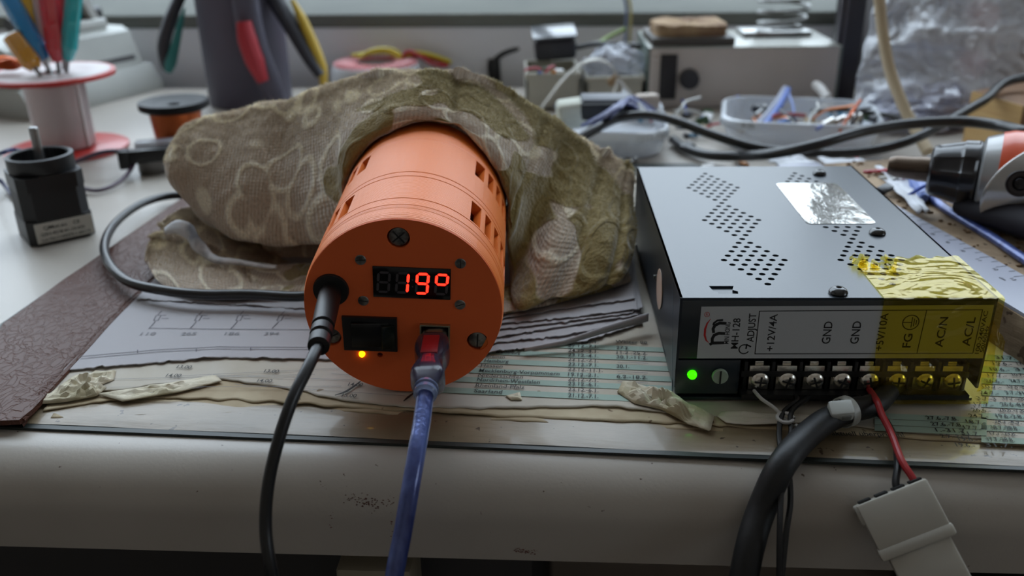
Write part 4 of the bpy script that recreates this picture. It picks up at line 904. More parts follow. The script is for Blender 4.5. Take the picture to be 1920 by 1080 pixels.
# terry pile: densest at the upper rim, colour paled to brighten the backlit edge
pm = MB(); pm.uv = []; rp_ = random.Random(11)
m_pile = m_tow.copy(); m_pile.name = 'terry_pile'; Np = m_pile.node_tree.nodes; Lp = m_pile.node_tree.links
Bp = next(n for n in Np if n.type == 'BSDF_PRINCIPLED'); Op = next(n for n in Np if n.type == 'OUTPUT_MATERIAL'); tl_ = Np.new('ShaderNodeBsdfTranslucent'); ms_ = Np.new('ShaderNodeMixShader'); ms_.inputs[0].default_value = .35
tm_ = Np.new('ShaderNodeMix'); tm_.data_type = 'RGBA'; tm_.inputs[0].default_value = .4; tm_.inputs[7].default_value = lin((236, 224, 188))+(1,); Lp.new(Bp.inputs['Base Color'].links[0].from_socket, tm_.inputs[6]); Lp.new(tm_.outputs[2], tl_.inputs[0]); Lp.new(Bp.outputs[0], ms_.inputs[1]); Lp.new(tl_.outputs[0], ms_.inputs[2]); Lp.new(ms_.outputs[0], Op.inputs[0])
for vs, nu, nv, uvs, dens in PILE:
    cnt = int(75000*dens)
    for k in range(cnt):
        i = rp_.randrange(nu-1); j = int(rp_.triangular(nv*.36, nv*.84, nv*.70)); j = min(j, nv-2); fu, fv = rp_.random(), rp_.random()
        a, b, c = vs[j*nu+i], vs[j*nu+i+1], vs[(j+1)*nu+i]
        nrm = (b-a).cross(c-a)
        if nrm.length < 1e-13: continue
        nrm.normalize()
        if nrm.y > .15 or (abs(nrm.y) < .15 and nrm.z < 0): nrm = -nrm
        p = a+(b-a)*fu+(c-a)*fv
        d = (nrm+Vector((rp_.gauss(0, .45), rp_.gauss(0, .45), rp_.gauss(0, .45)-.1))).normalized(); ln_ = rp_.uniform(.0007, .0018)
        s = d.cross(Vector((rp_.gauss(0, 1), rp_.gauss(0, 1), rp_.gauss(0, 1)))).normalized()*.00011
        n0 = len(pm.v); pm.v += [p-s, p+s, p+d*ln_]; pm.f.append((n0, n0+1, n0+2)); pm.uv += [uvs[j*nu+i]]*3
pm.build('pile', m_pile, towel, recalc=False, kind='stuff', label='short terry pile')

# ================================================================== LEFT BACKGROUND
# stepper motor
m_mot = mat('motor_black', (26, 27, 29), .45, bump=(260, .15, .0004)); m_alu = mat('brushed_steel', (150, 150, 150), .35, 1, bump=(600, .2, .0003))
a = G(60, 466, .0003); b = G(183, 439, .0003); mx_ = (b-a); wM = mx_.length; mx_.normalize(); my_ = Vector((-mx_.y, mx_.x, 0)); Mm2 = frame(a+(b-a)/2+my_*wM/2, mx_, (0, 0, 1))
hM = Y(30, 342, a.y).z
mot = thing('stepper_motor', 'square black stepper motor with a vertical steel shaft standing at the left edge', 'motor', M=Mm2)
def sqp(mb, w_, z0, z1, ch_):
    P_ = []
    for sx_1, sy_1 in ((1, 1), (-1, 1), (-1, -1), (1, -1)):
        q = [(w_/2*sx_1, (w_/2-ch_)*sy_1), ((w_/2-ch_)*sx_1, w_/2*sy_1)]
        P_ += q if sx_1*sy_1 > 0 else q[::-1]
    mb.slab([Mm2 @ Vector((x, y, z1)) for x, y in P_], z1-z0)
q = MB(); sqp(q, wM, 0, hM*.36, .0035); q.build('end_cap', m_mot, mot)
q = MB(); sqp(q, wM*.985, hM*.36, hM*.78, .005); q.build('stator', mat('stator_black', (30, 31, 34), .55), mot)
q = MB(); sqp(q, wM, hM*.78, hM, .004); q.build('flange', m_mot, mot)
cupR = wM*.50; q = MB(); n_t = 48
prf = [(cupR*.96, hM), (cupR, hM+.001), (cupR, hM+.0075), (cupR*.93, hM+.0080), (cupR*.88, hM+.0075), (cupR*.86, hM+.001), (.004, hM+.001), (0, hM+.001)]
q.lathe(prf, Mm2, 48)
for k in range(44):
    t = 2*PI*k/44; q.box((cupR*.87*math.cos(t), cupR*.87*math.sin(t), hM+.004), (.0010, .0010, .0065), Mm2)
q.build('toothed_cup', m_mot, mot)
sp_ = Y(76, 306, (Mm2 @ Vector((0, 0, 0))).y)
MB().lathe([(0, hM), (.0022, hM), (.0022, hM+.0205), (.0018, hM+.021), (0, hM+.021)], Mm2, 20).build('shaft', m_alu, mot)
lbm = MB(); lbm.slab([Mm2 @ Vector((x*wM/2, -wM/2-.0002, z*hM)) for x, z in ((-.80, .04), (.93, .04), (.93, .335), (-.80, .335))], .0002, my_); lbo = lbm.build('rating_label', mat('label_cream', (196, 194, 186), .5), mot)
lt = MB()
def ML(x, z): return Mm2 @ Vector((x*wM/2, -wM/2-.00035, z*hM))
text(lt, 'QMot.eu', ML(-.55, .235), ML(.15, .235), (0, 0, 1), .0018); text(lt, 'CE', ML(.35, .235), ML(.55, .235), (0, 0, 1), .0018); text(lt, 'QSH-4218-41-10-035', ML(-.66, .145), ML(.66, .145), (0, 0, 1), .0015); text(lt, 'Lot No:1145073-1 60113', ML(-.66, .065), ML(.8, .065), (0, 0, 1), .0015)
lt.build('printed_text', m_lt, lbo)
m_pw = mat('wire_plum', (62, 36, 58), .4); m_bl = mat('wire_navy', (38, 44, 88), .4)
solo(MB().tube([G(-30, 300, .012), Y(0, 288, .46), Y(25, 281, .475), Y(52, 288, .48), G(70, 300, .01)], .0012, seg=8), 'wire', m_bl, 'dark blue wire arching behind the stepper motor', 'wire')
solo(MB().tube([G(-20, 345, .006), G(-2, 338, .006), G(10, 350, .003), G(25, 370, .002)], .0012, seg=8), 'wire', m_bl, 'short blue wire at the far left edge beside the motor', 'wire')
solo(MB().tube([G(148, 352, .003), G(185, 357, .0025), G(222, 342, .003), G(245, 318, .006), G(256, 288, .012)], .0013, seg=8), 'wire', m_pw, 'plum coloured wire curving from the motor up to the black connector', 'wire')
solo(MB().tube([G(112, 318, .004), G(150, 300, .010), G(195, 285, .016), G(240, 283, .016)], .0014, seg=8), 'wire', m_pw, 'dark wire crossing the lower red flange of the solder spool', 'wire')
# solder spool
C1 = G(128, 281, 0); Rf = 108/pxm(C1); zt = Y(90, 138, C1.y).z
m_fl = mat('red_flange', (196, 46, 40), .35, coat=.2, alpha=.93); m_sol = mat('solder_wire', (190, 178, 178), .4, .55, bump=(220, .3, .0006, (.2, .2, 4)))
sp = thing('solder_spool', 'spool of silver solder wire with red flanges, screwdrivers stuck in its top', 'spool', loc=C1)
Mq = Matrix.Translation(C1)
MB().lathe([(0, 0), (Rf*.98, 0), (Rf, .0006), (Rf, .0020), (Rf*.98, .0024), (0, .0024)], Mq, 64).build('flange', m_fl, sp, label='lower red flange')
Mt = Mq @ Matrix.Translation((0, 0, zt-.0022))
MB().lathe([(.006, 0), (Rf*.96, 0), (Rf, .0004), (Rf, .0030), (Rf*.97, .0036), (Rf*.93, .0028), (.006, .0022), (.006, 0)], Mt, 64).build('flange', m_fl, sp, label='upper red flange')
MB().lathe([(.0065, .0024), (Rf*.925, .0029), (Rf*.925, .0034), (.0065, .0030)], Mt, 64).build('paper_disc', mat('disc_paper', (205, 196, 196), .5, var=(60, (184, 170, 170))), sp)
MB().lathe([(.015, .002), (.0185, .004), (.0188, zt-.006), (.016, zt-.003)], Mq, 48).build('solder_winding', m_sol, sp)
MB().tube([C1+Vector((.019*math.cos(t), .019*math.sin(t), zt-.006-(zt-.010)*k/14)) for k in range(15) for t in (-.35,)], .0009, seg=8, smooth=False).build('label_edge', mat('bright_white', (225, 225, 225), .3), sp, label='white vertical strip on the winding')  # plain white strip down the right side of the winding
# screwdrivers
def driver(bot, topp, yy, r, col, label, tip=True):
    a = Y(bot[0], bot[1], C1.y+yy); b = Y(topp[0], topp[1], C1.y+yy*.6)
    if a.z < zt+.003: a = Y(bot[0], bot[1], C1.y+yy)
    d = b-a; d.normalize(); t = thing('screwdriver', label, 'screwdriver', loc=a, group='plastic-handled tools in the solder spool')
    m = mat('handle_%d_%d_%d' % col, col, .10, alpha=.86, coat=.5, spec=.7)
    mb = MB(); M_ = axis(a, d); ln_ = (b-a).length; N_ = 24
    def fn(u, v):
        z = v*ln_; rad = r*(.62+.38*min(1, v*6)) if v < .17 else r*(1 if v < .97 else .8)
        rad *= 1-.10*max(0, math.cos(u*2*PI*6))*(1 if v > .2 else .2)*(0.0 if .45 < v < .5 else 1)
        return M_ @ Vector((rad*math.cos(u*2*PI), rad*math.sin(u*2*PI), z))
    mb.grid(fn, 36, 30, closeu=True); n = len(mb.v); mb.f.append(tuple(range(36))); mb.f.append(tuple(range(n-36, n))); mb.build('handle', m, t)
    e_ = a-d*max(0.001, (a.z-(zt-.012))/max(d.z, .2)); e_ = a-d*.016
    if tip: MB().rod(a+d*.002, e_, .0014, seg=10).build('blade', m_alu, t)
rpx = 1/pxm(Vector((C1.x, C1.y, zt+.02)))
driver((66, 128), (22, 66), -.012, 18*rpx, (214, 150, 10), 'short amber screwdriver handle leaning left in the solder spool')
driver((82, 112), (2, -30), -.002, 17*rpx, (20, 140, 205), 'long blue screwdriver leaning left in the solder spool')
driver((72, 78), (40, -34), .008, 15*rpx, (232, 190, 10), 'yellow screwdriver behind the long blue one')
driver((86, 104), (66, -30), .004, 9*rpx, (210, 190, 190), 'thin clear-handled screwdriver between the yellow and the red one')
driver((108, 114), (88, -30), -.003, 17*rpx, (205, 28, 48), 'red screwdriver in the middle of the solder spool')
driver((120, 96), (120, -30), .010, 10*rpx, (190, 40, 50), 'thin red handle behind between the red and the teal screwdriver')
driver((127, 112), (141, -26), -.002, 15*rpx, (40, 178, 184), 'teal screwdriver leaning right in the solder spool')
q = MB(); c_ = Y(12, 124, C1.y-.004)
for k in range(4): q.tube([c_+Vector((.009*math.cos(t)*(1-.1*k), .007*math.sin(t), .0012*k+.001*math.sin(t*2+k))) for t in [i*.7 for i in range(9)]], .0011, seg=8, closed=True)
solo(q, 'copper_coil', mat('copper', (190, 96, 56), .3, 1), 'small loose coil of copper wire at the left on the spool top', 'wire coil')
# copper wire spool
C2 = G(342, 292, 0); R2 = 62/pxm(C2); z2 = Y(332, 192, C2.y).z; M2_ = Matrix.Translation(C2)
m_sp = mat('spool_black', (22, 22, 25), .5, spec=.2)
cs = thing('copper_wire_spool', 'black spool wound with orange copper wire behind the towel tip', 'spool', loc=C2)
MB().lathe([(.004, z2-.0035), (R2*.86, z2-.0045), (R2, z2-.003), (R2, z2+.0012), (R2*.9, z2+.0016), (R2*.6, z2-.0008), (R2*.5, z2-.0003), (R2*.25, z2-.001), (.004, z2-.001), (.004, z2-.0035)], M2_, 48).build('flange', m_sp, cs)
MB().lathe([(.004, .001), (R2, .001), (R2, .0045), (.004, .005)], M2_, 48).build('flange', m_sp, cs)
MB().lathe([(R2*.58, .004), (R2*.64, .006), (R2*.74, z2-.006), (R2*.70, z2-.003)], M2_, 48).build('winding', mat('enamelled_copper', (178, 88, 40), .35, .6, bump=(160, .3, .0006, (.1, .1, 6))), cs)
# connector with small gearmotor
cc = thing('cable_connector', 'small black plug housing with metal clip left of the copper spool', 'connector', loc=G(285, 300, 0))
Mk = frame(G(285, 290, .012), G(330, 288, .012)-G(240, 296, .012), (0, .1, 1))
MB().box((0, 0, 0), (.030, .012, .008), Mk, .001).build('housing', m_black, cc); MB().box((-.016, 0, -.001), (.006, .015, .011), Mk, .001).build('strain_clip', m_mot, cc); MB().box((.002, .014, .004), (.024, .014, .006), Mk, .001).build('clear_cover', mat('clear_plastic', (200, 204, 215), .2, alpha=.7), cc)
MB().lathe([(0, 0), (.0085, 0), (.0090, .001), (.0090, .010), (.007, .012), (0, .012)], Matrix.Translation(G(290, 322, 0)), 28).build('metal_can', mat('dull_nickel', (120, 118, 116), .4, .9, bump=(200, .4, .0008)), cc)
# grey bench device
ga = G(182, 198, 0); gb_ = G(306, 166, 0); gx = (gb_-ga); gw = gx.length; gx.normalize(); gy_ = Vector((-gx.y, gx.x, 0)); Mg = frame(ga, gx, (0, 0, 1))
m_gw = mat('grey_white_enamel', (176, 178, 172), .4, var=(10, (158, 160, 156))); m_gd = mat('grey_slot', (64, 62, 62), .6)
gd = thing('bench_punch', 'pale grey metal bench machine with slanted front behind the solder spool', 'machine', M=Mg)
def prism(mb, M_, pts, x0, x1):
    n = len(pts); mb.add([(x, y, z) for x in (x0, x1) for y, z in pts], [tuple(range(n))[::-1], tuple(range(n, 2*n))]+[(i, (i+1) % n, (i+1) % n+n, i+n) for i in range(n)], M_)
q = MB(); prism(q, Mg, [(0, 0), (0, .006), (.010, .022), (.09, .022), (.09, 0)], -.06, gw*1.02); q.build('base', m_gw, gd)
q = MB(); prism(q, Mg, [(.012, .022), (.022, .050), (.030, .054), (.085, .054), (.085, .022)], -.055, gw*.92); q.build('body', m_gw, gd)
q = MB(); prism(q, Mg, [(.0135, .027), (.0150, .031), (.02, .031), (.02, .027)], -.05, gw*.84); q.build('slot', m_gd, gd)
MB().box((gw*.28, .045, .058), (gw*.9, .03, .008), Mg, .002).build('top_plate', mat('white_enamel', (200, 202, 198), .3), gd)
q = MB(); q.rod(Mg @ Vector((-.03, .045, .066)), Mg @ Vector((gw*.80, .045, .066)), .005, seg=20); q.build('hinge_rod', mat('dark_hinge', (60, 60, 62), .4), gd)
for x0, x1 in ((-.004, -.018), (gw*.62, gw*.38)):
    q = MB(); q.tube([Mg @ Vector((x0, .038, .060)), Mg @ Vector((x1, .050, .12))], .0055, seg=4, smooth=False); q.build('lever_arm', mat('lever_grey', (150, 148, 142), .4), gd)
# dark tool cup with pliers
C3 = G(452, 207, 0)+Vector((0, .033, 0)); R3 = .0335
m_cup = mat('cup_slate', (86, 84, 100), .55)
cp = thing('tool_cup', 'dark slate-grey cylindrical tool holder behind the towel', 'tool holder', loc=C3)
MB().lathe([(0, 0), (R3*.98, 0), (R3, .001), (R3*1.0, .16), (R3*.94, .16), (R3*.94, .003), (0, .003)], Matrix.Translation(C3), 56).build('cup', m_cup, cp)
def handle(name, pts, r, m, label, inlay=None, lab_cat='pliers', flat=.7):
    t = thing(name, label, lab_cat, loc=pts[-1]); MB().tube(pts, r, seg=16, res=8, flat=flat).build('handle', m, t)
    if inlay: 
        MB().tube(inlay[0], inlay[1], seg=14, res=8, flat=.8).build('grip_inlay', inlay[2], t, label=inlay[3])
    return t
m_hd = mat('grip_charcoal', (46, 46, 54), .5)
y3 = C3.y-R3
handle('pliers', [Y(352, -60, y3+.035), Y(338, -10, y3+.030), Y(318, 40, y3+.022), Y(307, 85, y3+.018), Y(311, 120, y3+.016), Y(317, 132, y3+.016)], [.006, .0065, .0070, .0070, .0062, .004], m_hd, 'charcoal pliers handle with teal inner edge hanging left of the tool cup',
       ([Y(346, 15, y3+.020), Y(338, 45, y3+.016), Y(329, 85, y3+.013), Y(320, 118, y3+.011), Y(315, 134, y3+.011)], [.001, .0028, .0040, .0052, .0035], mat('grip_teal', (40, 120, 118), .5), 'teal edge of the grip'))
handle('pliers', [Y(498, -50, y3+.02), Y(520, 5, y3+.014), Y(552, 60, y3+.008), Y(580, 110, y3+.004), Y(601, 142, y3+.002)], [.0075, .0078, .0070, .0058, .0045], m_hd, 'charcoal pliers handle with yellow outer edge hanging right of the tool cup',
       ([Y(548, 0, y3+.016), Y(566, 35, y3+.012), Y(588, 85, y3+.009), Y(603, 125, y3+.007), Y(607, 158, y3+.007)], [.002, .0042, .0048, .0045, .0035], mat('grip_yellow', (205, 172, 60), .5), 'yellow edge of the grip'))
handle('wire_cutter', [Y(455, -50, y3-.004), Y(462, 20, y3-.006), Y(478, 90, y3-.007), Y(502, 150, y3-.008), Y(520, 192, y3-.007)], [.0100, .0105, .0105, .0098, .008], m_cup, 'grey handle with a long red inlay hanging on the front of the tool cup',
       ([Y(457, 40, y3-.0150), Y(464, 75, y3-.0160), Y(478, 115, y3-.0160), Y(494, 152, y3-.0150)], [.0060, .0078, .0078, .0050], mat('grip_red', (176, 44, 56), .5), 'long red inlay'), 'cutter')
# ================================================================== MIDDLE AND RIGHT BACKGROUND
# toroidal transformer
C4 = G(705, 165, 0)+Vector((0, .01, 0)); z4 = Y(705, 118, C4.y).z; R4 = 84/pxm(Vector((C4.x, C4.y, z4))); M4 = Matrix.Translation(C4)
to = thing('toroid_transformer', 'white ring transformer with pink winding and yellow leads behind the towel', 'transformer', loc=C4)
q = MB(); rr4 = (R4-.010)/2
q.lathe([(R4*.42, z4-.006), (R4*.48, z4-.001), (R4*.75, z4+.0005), (R4*.95, z4-.001), (R4, z4-.006), (R4, .003), (R4*.94, 0), (R4*.45, 0), (R4*.42, .004), (R4*.42, z4-.006)], M4, 64)
q.build('core_wrap', mat('white_wrap', (206, 206, 208), .35), to)
q = MB()
for k in range(48):
    t = 2*PI*k/48; q.tube([C4+Vector((R4*f*math.cos(t), R4*f*math.sin(t), z4+zz)) for f, zz in ((.45, .0), (.60, .0016), (.80, .0016), (.93, .0))], .0011, seg=6, res=3)
q.build('winding', mat('pink_winding', (214, 130, 132), .35), to, label='pink radial winding')
for k, (P_, c, n_) in enumerate([([(672, 108), (700, 94), (725, 92), (745, 98), (752, 108)], (214, 200, 60), 'yellow'), ([(660, 104), (690, 100), (720, 97), (738, 102), (748, 110)], (225, 214, 90), 'yellow'), ([(752, 112), (765, 97), (785, 104), (812, 120), (840, 124)], (178, 40, 60), 'red'), ([(756, 108), (775, 99), (805, 102), (835, 112), (846, 118)], (226, 190, 70), 'yellow'), ([(765, 104), (790, 106), (815, 112), (842, 121)], (200, 90, 40), 'orange')]):
    MB().tube([Y(x, y, C4.y-.005+.004*k) for x, y in P_], .0017, seg=8).build('lead', mat('lead_'+n_, c, .35), to, label=n_+' lead')
hx = thing('heat_sink', 'small finned silver heat sink between the transformer and the black plug', 'heat sink', loc=G(880, 160, 0))
a = Y(850, 128, C4.y+.02); b = Y(908, 128, C4.y+.02); za = Y(880, 110, C4.y+.03).z; wh = (b-a).length
MB().box(((a+b)/2+Vector((0, .01, 0))), (wh, .022, .004)).build('base', m_alu, hx)
for k in range(4): MB().box((a.x+wh*(.5), a.y+.002+.005*k, (a.z+za)/2), (wh, .0016, za-a.z)).build('fin', mat('fin_dark', (110, 112, 122), .35, .8), hx)
MB().box(((a+b)/2*1+Vector((0, .012, -(a.z)/2-.001))), (wh*.9, .02, a.z)).build('socket_block', m_black, hx)
bp_ = thing('barrel_plug', 'black plug with a grey cord arching to the adapter behind the towel', 'plug', loc=G(925, 175, 0))
yb = C4.y+.015
MB().tube([Y(928, 168, yb), Y(928, 150, yb), Y(926, 128, yb), Y(926, 110, yb)], [.0055, .0055, .0060, .0052], seg=14).build('plug_body', m_black, bp_)
MB().tube([Y(928, 112, yb), Y(945, 100, yb), Y(968, 92, yb), Y(990, 88, yb+.005), Y(1015, 88, yb+.012)], .0024, seg=10).build('cord', m_cab, bp_)
# two small open boxes
m_box = mat('box_offwhite', (176, 172, 158), .45)
def openbox(name, x0, x1, ytop, ybot, yy, dep, label, yawb=0, th=.0016, m=None):
    a = G(x0, ybot, 0) if yy is None else Vector((Y(x0, ybot, yy).x, yy, 0)); b = Vector((Y(x1, ybot, yy).x, yy, 0)); z1 = Y((x0+x1)/2, ytop, yy).z; w_ = (b-a).length
    M_ = frame(a, b-a+Vector((0, yawb, 0)), (0, 0, 1)); q = MB()
    q.box((w_/2, th/2, z1/2), (w_, th, z1), M_).box((w_/2, dep-th/2, z1/2), (w_, th, z1), M_).box((th/2, dep/2, z1/2), (th, dep, z1), M_).box((w_-th/2, dep/2, z1/2), (th, dep, z1), M_).box((w_/2, dep/2, th/2), (w_, dep, th), M_)
    t = thing(name, label, 'box', M=M_); q.build('box_body', m or m_box, t); MB().box((w_/2, -.0006, z1-.0022), (w_*1.01, .0018, .0040), M_, .0006).build('rim', m or m_box, t)
    return t, M_, w_, z1
b1 = openbox('storage_box', 986, 1088, 136, 185, .700, .055, 'left of two small off-white open boxes, holding copper bits and the black adapter')
b2 = openbox('storage_box', 1098, 1206, 143, 188, .700, .055, 'right of two small off-white open boxes, holding crumpled clear film')
# adapter in the left box
ad_ = thing('power_adapter', 'black wall adapter with a pale top edge resting on the left open box', 'adapter', loc=Y(1048, 120, .725))
a = Y(1004, 118, .725); b = Y(1082, 112, .725); zt_ = Y(1045, 70, .725).z
Ma = frame((a+b)/2, b-a, (0, -.1, 1)); wa = (b-a).length; ha = zt_-a.z
MB().box((0, .018, ha*.46), (wa, .036, ha*.92), Ma, .004, 3).build('body', mat('adapter_black', (36, 34, 42), .35), ad_)
MB().box((0, .018, ha*.97), (wa*1.08, .040, ha*.12), Ma, .002).build('top_shell', mat('adapter_grey', (96, 98, 104), .25, coat=.4), ad_)
MB().tube([Ma @ Vector((wa*.5, .01, ha*.35)), Y(1120, 82, .735), Y(1160, 83, .745), Y(1225, 88, .75)], .0020, seg=8).build('cord', m_cab, ad_)
def crumple(name, c, sx1, sy1, sz1, m, label, seed, n=26, amp=.35, cat='film', fr=1.0):
    q = MB()
    def fn(u, v):
        t = u*2*PI; p = v*PI; d = Vector((math.cos(t)*math.sin(p), math.sin(t)*math.sin(p), math.cos(p)))
        f = 1+amp*noise.noise(d*2.2*fr+Vector((seed, 0, 0)))+amp*.6*abs(noise.noise(d*5*fr+Vector((0, seed, 0))))
        return Vector(c)+Vector((d.x*sx1*f, d.y*sy1*f, max(d.z*sz1*f, -sz1)))
    q.grid(fn, n*2, n, closeu=True); return solo(q, name, m, label, cat, sharp=25)
m_film = mat('clear_film', (214, 220, 235), .18, alpha=.42, spec=.8, coat=.4)
crumple('crumpled_film', Y(1152, 128, .725), .024, .018, .016, m_film, 'crumpled clear film heaped in the right open box', 4)
rb = thing('card_piece', 'small brown card piece leaning on the right open box', 'card', loc=Y(1150, 150, .695))
Mr = frame(Y(1150, 150, .692), (1, .2, .9), (-.7, -.3, .7)); MB().box((0, 0, 0), (.010, .002, .006), Mr, .0004).build('card', mat('brown_card', (150, 122, 90), .7), rb)
rs2 = random.Random(8)
def bits(names, n, px0, px1, py0, py1, z0, z1, zone, sizes=(.003, .007)):
    """small loose electronic parts, each its own thing"""
    kinds = [('resistor', 'resistor'), ('capacitor', 'capacitor'), ('lead', 'wire'), ('screw', 'screw'), ('chip', 'chip')]
    cols = {'resistor': [(196, 170, 128), (90, 140, 170)], 'capacitor': [(40, 96, 170), (30, 34, 44), (190, 120, 40)], 'chip': [(28, 28, 32), (225, 225, 225), (60, 90, 60)], 'lead': [(150, 40, 46), (60, 84, 170), (190, 190, 186), (40, 40, 46), (200, 130, 90)], 'screw': [(150, 150, 150)]}
    for k in range(n):
        kd = names[k % len(names)]; x = rs2.uniform(px0, px1); y = rs2.uniform(py0, py1); z = rs2.uniform(z0, z1); c = G(x, y, z); col = rs2.choice(cols[kd]); s = rs2.uniform(*sizes)
        cn = {(196, 170, 128): 'tan', (90, 140, 170): 'blue', (40, 96, 170): 'blue', (30, 34, 44): 'black', (190, 120, 40): 'orange', (28, 28, 32): 'black', (225, 225, 225): 'white', (60, 90, 60): 'green', (150, 40, 46): 'red', (60, 84, 170): 'blue', (190, 190, 186): 'grey', (40, 40, 46): 'dark', (200, 130, 90): 'copper', (150, 150, 150): 'steel'}[col]
        m = mat('%s_%s' % (kd, cn), col, .3, .8 if kd == 'screw' or cn == 'copper' else 0); an = rs2.uniform(0, PI); d = Vector((math.cos(an), math.sin(an), rs2.uniform(-.2, .35))).normalized(); M_ = axis(c, d)
        lab = 'small %s %s lying %s' % (cn, {'resistor': 'resistor', 'capacitor': 'capacitor can', 'chip': 'plastic component', 'lead': 'wire offcut', 'screw': 'screw'}[kd], zone)
        grp = '%s %ss %s' % (cn, kd, zone); q = MB()
        if kd == 'resistor': q.lathe([(0, -s*.5), (s*.24, -s*.5), (s*.27, -s*.35), (s*.2, -s*.25), (s*.2, s*.25), (s*.27, s*.35), (s*.24, s*.5), (0, s*.5)], M_, 12); q.rod(M_ @ Vector((0, 0, -s*1.6)), M_ @ Vector((0, 0, s*1.6)), .0003, seg=6); nm = 'resistor'
        elif kd == 'capacitor': q.lathe([(0, -s*.6), (s*.4, -s*.6), (s*.42, -s*.5), (s*.38, -s*.4), (s*.42, -s*.35), (s*.42, s*.55), (s*.36, s*.6), (0, s*.6)], M_, 16); nm = 'capacitor'
        elif kd == 'chip': q.box((0, 0, 0), (s*1.1, s*.5, s*1.8), M_, s*.08); nm = 'plastic_component'; [q.box((sx3*s*.6, .0, (i-1.5)*s*.42), (s*.25, s*.08, s*.1), M_) for sx3 in (-1, 1) for i in range(4)]
        elif kd == 'lead': q.tube([c, c+d*s*1.6+Vector((0, 0, s*.5)), c+d*s*3.2+Vector((rs2.uniform(-s, s), 0, s*.3)), c+d*s*4.8], .0009, seg=6); nm = 'wire_offcut'
        else: q.lathe([(0, s), (s*.42, s), (s*.42, s*.75), (s*.2, s*.7), (s*.2, -s), (0, -s*1.1)], M_, 14); nm = 'loose_screw'
        solo(q, nm, m, lab, kinds[[a_[0] for a_ in kinds].index(kd)][1], grp)
bits(['lead', 'chip', 'capacitor'], 6, 1008, 1070, 128, 137, .040, .042, 'in the left open box', (.002, .004))
# arching clear strip
q = MB(); P_ = [Y(1012, 205, .66), Y(1030, 180, .66), Y(1055, 148, .665), Y(1090, 118, .67), Y(1122, 110, .675), Y(1148, 124, .68), Y(1158, 150, .68), Y(1150, 176, .675)]
q.grid(lambda u, v: cat(P_, u)+Vector((0, .012*(v-.5), 0)), 60, 4); o = solo(q, 'plastic_strip', mat('strip_clear', (205, 200, 190), .2, alpha=.7, coat=.4), 'clear plastic strip bent in an arch in front of the open boxes', 'strip'); md = o.modifiers.new('t', 'SOLIDIFY'); md.thickness = .0008
solo(MB().tube([Y(1160, 150, .67), Y(1178, 172, .665), Y(1200, 196, .66)], .0016, seg=6), 'plastic_strip', mat('strip_pale', (190, 188, 184), .3), 'short pale strip sloping down from the end of the arch', 'strip')
for x, c, n_ in ((1173, (120, 130, 160), 'bluish'), (1181, (190, 178, 120), 'straw-coloured')):
    solo(MB().tube([Y(x-18, -40, .78), Y(x, 5, .78), Y(x+1, 45, .78), Y(x-1, 84, .78)], .0013, seg=8), 'hanging_wire', mat('thin_'+n_, c, .4), '%s thin wire hanging down by the window sill' % n_, 'wire')
solo(MB().tube([Y(1120, 84, .76), Y(1140, 70, .77), Y(1172, 54, .78)], .0018, seg=8), 'wire_end', mat('lime_wire', (150, 176, 92), .4), 'short lime green wire end beside the hanging wires', 'wire')
# ---- clear tubs
m_tub = mat('tub_plastic', (240, 245, 252), .25, alpha=.76, coat=.5)
def tub(front_l, front_r, rim_y, back_y, label, dz=None, flare=.06):
    a = G(front_l[0], front_l[1], 0); b = G(front_r[0], front_r[1], 0); zr = Y((front_l[0]+front_r[0])/2, rim_y, (a.y+b.y)/2).z
    x = b-a; w_ = x.length; dep = G((front_l[0]+front_r[0])/2, back_y, zr).y-(a.y+b.y)/2; M_ = frame((a+b)/2+Vector((-x.y, x.x, 0)).normalized()*dep/2, x, (0, 0, 1))
    t = thing('plastic_tub', label, 'tub', M=M_)
    def ringp(f, z, rr_, n=10):
        return [(X, Y_, z) for X, Y_ in rr(-w_/2*f, -dep/2*f, w_/2*f, dep/2*f, rr_, n)]
    lv = [(.60, 0.0008, .014), (.90, .0008, .016), (.93, .002, .017), (1.0, zr-.006, .019), (1.0, zr-.0055, .019), (1.045, zr-.0055, .020), (1.045, zr-.001, .020), (1.03, zr, .020), (.985, zr, .018), (.975, zr-.002, .018), (.915, .003, .016), (.88, .002, .015), (.5, .002, .012)]
    vs = []; 
    for f, z, r_ in lv: vs += ringp(f, z, r_)
    n = len(vs)//len(lv); fs = [tuple(range(n))[::-1], tuple((len(lv)-1)*n+i for i in range(n))]
    for j in range(len(lv)-1): fs += [(j*n+i, j*n+(i+1) % n, (j+1)*n+(i+1) % n, (j+1)*n+i) for i in range(n)]
    MB().add(vs, fs, M_).build('tub_body', m_tub, t, sharp=50)
    q = MB()
    for k in range(44):
        i = int(k*n/44); p = Vector(vs[5*n+i]); q.box((p.x*.995, p.y*.995, zr-.0035), (.0012, .0012, .0045), M_)
    q.build('rim_ribs', mat('tub_rib', (232, 238, 244), .3, alpha=.8), t, kind='stuff'); return t, M_, w_, dep, zr
T1 = tub((1052, 300), (1250, 302), 248, 184, 'left clear plastic tub full of small parts and blue wires')
T2 = tub((1352, 286), (1650, 300), 232, 182, 'right clear plastic tub with resistors, screws and wire offcuts')
bits(['chip', 'lead', 'resistor', 'capacitor', 'lead'], 26, 1040, 1262, 194, 236, .010, .018, 'in the left clear tub', (.004, .008))
bits(['lead', 'resistor', 'screw', 'chip', 'resistor', 'capacitor', 'lead'], 40, 1372, 1655, 196, 246, .009, .019, 'in the right clear tub', (.003, .0075))
bits(['capacitor', 'chip', 'resistor', 'lead'], 22, 1282, 1330, 205, 275, .002, .006, 'on the desk between the tubs', (.003, .006))
bits(['chip', 'screw', 'capacitor', 'lead'], 14, 1150, 1700, 296, 316, .002, .005, 'on the desk behind the power supply', (.003, .005))
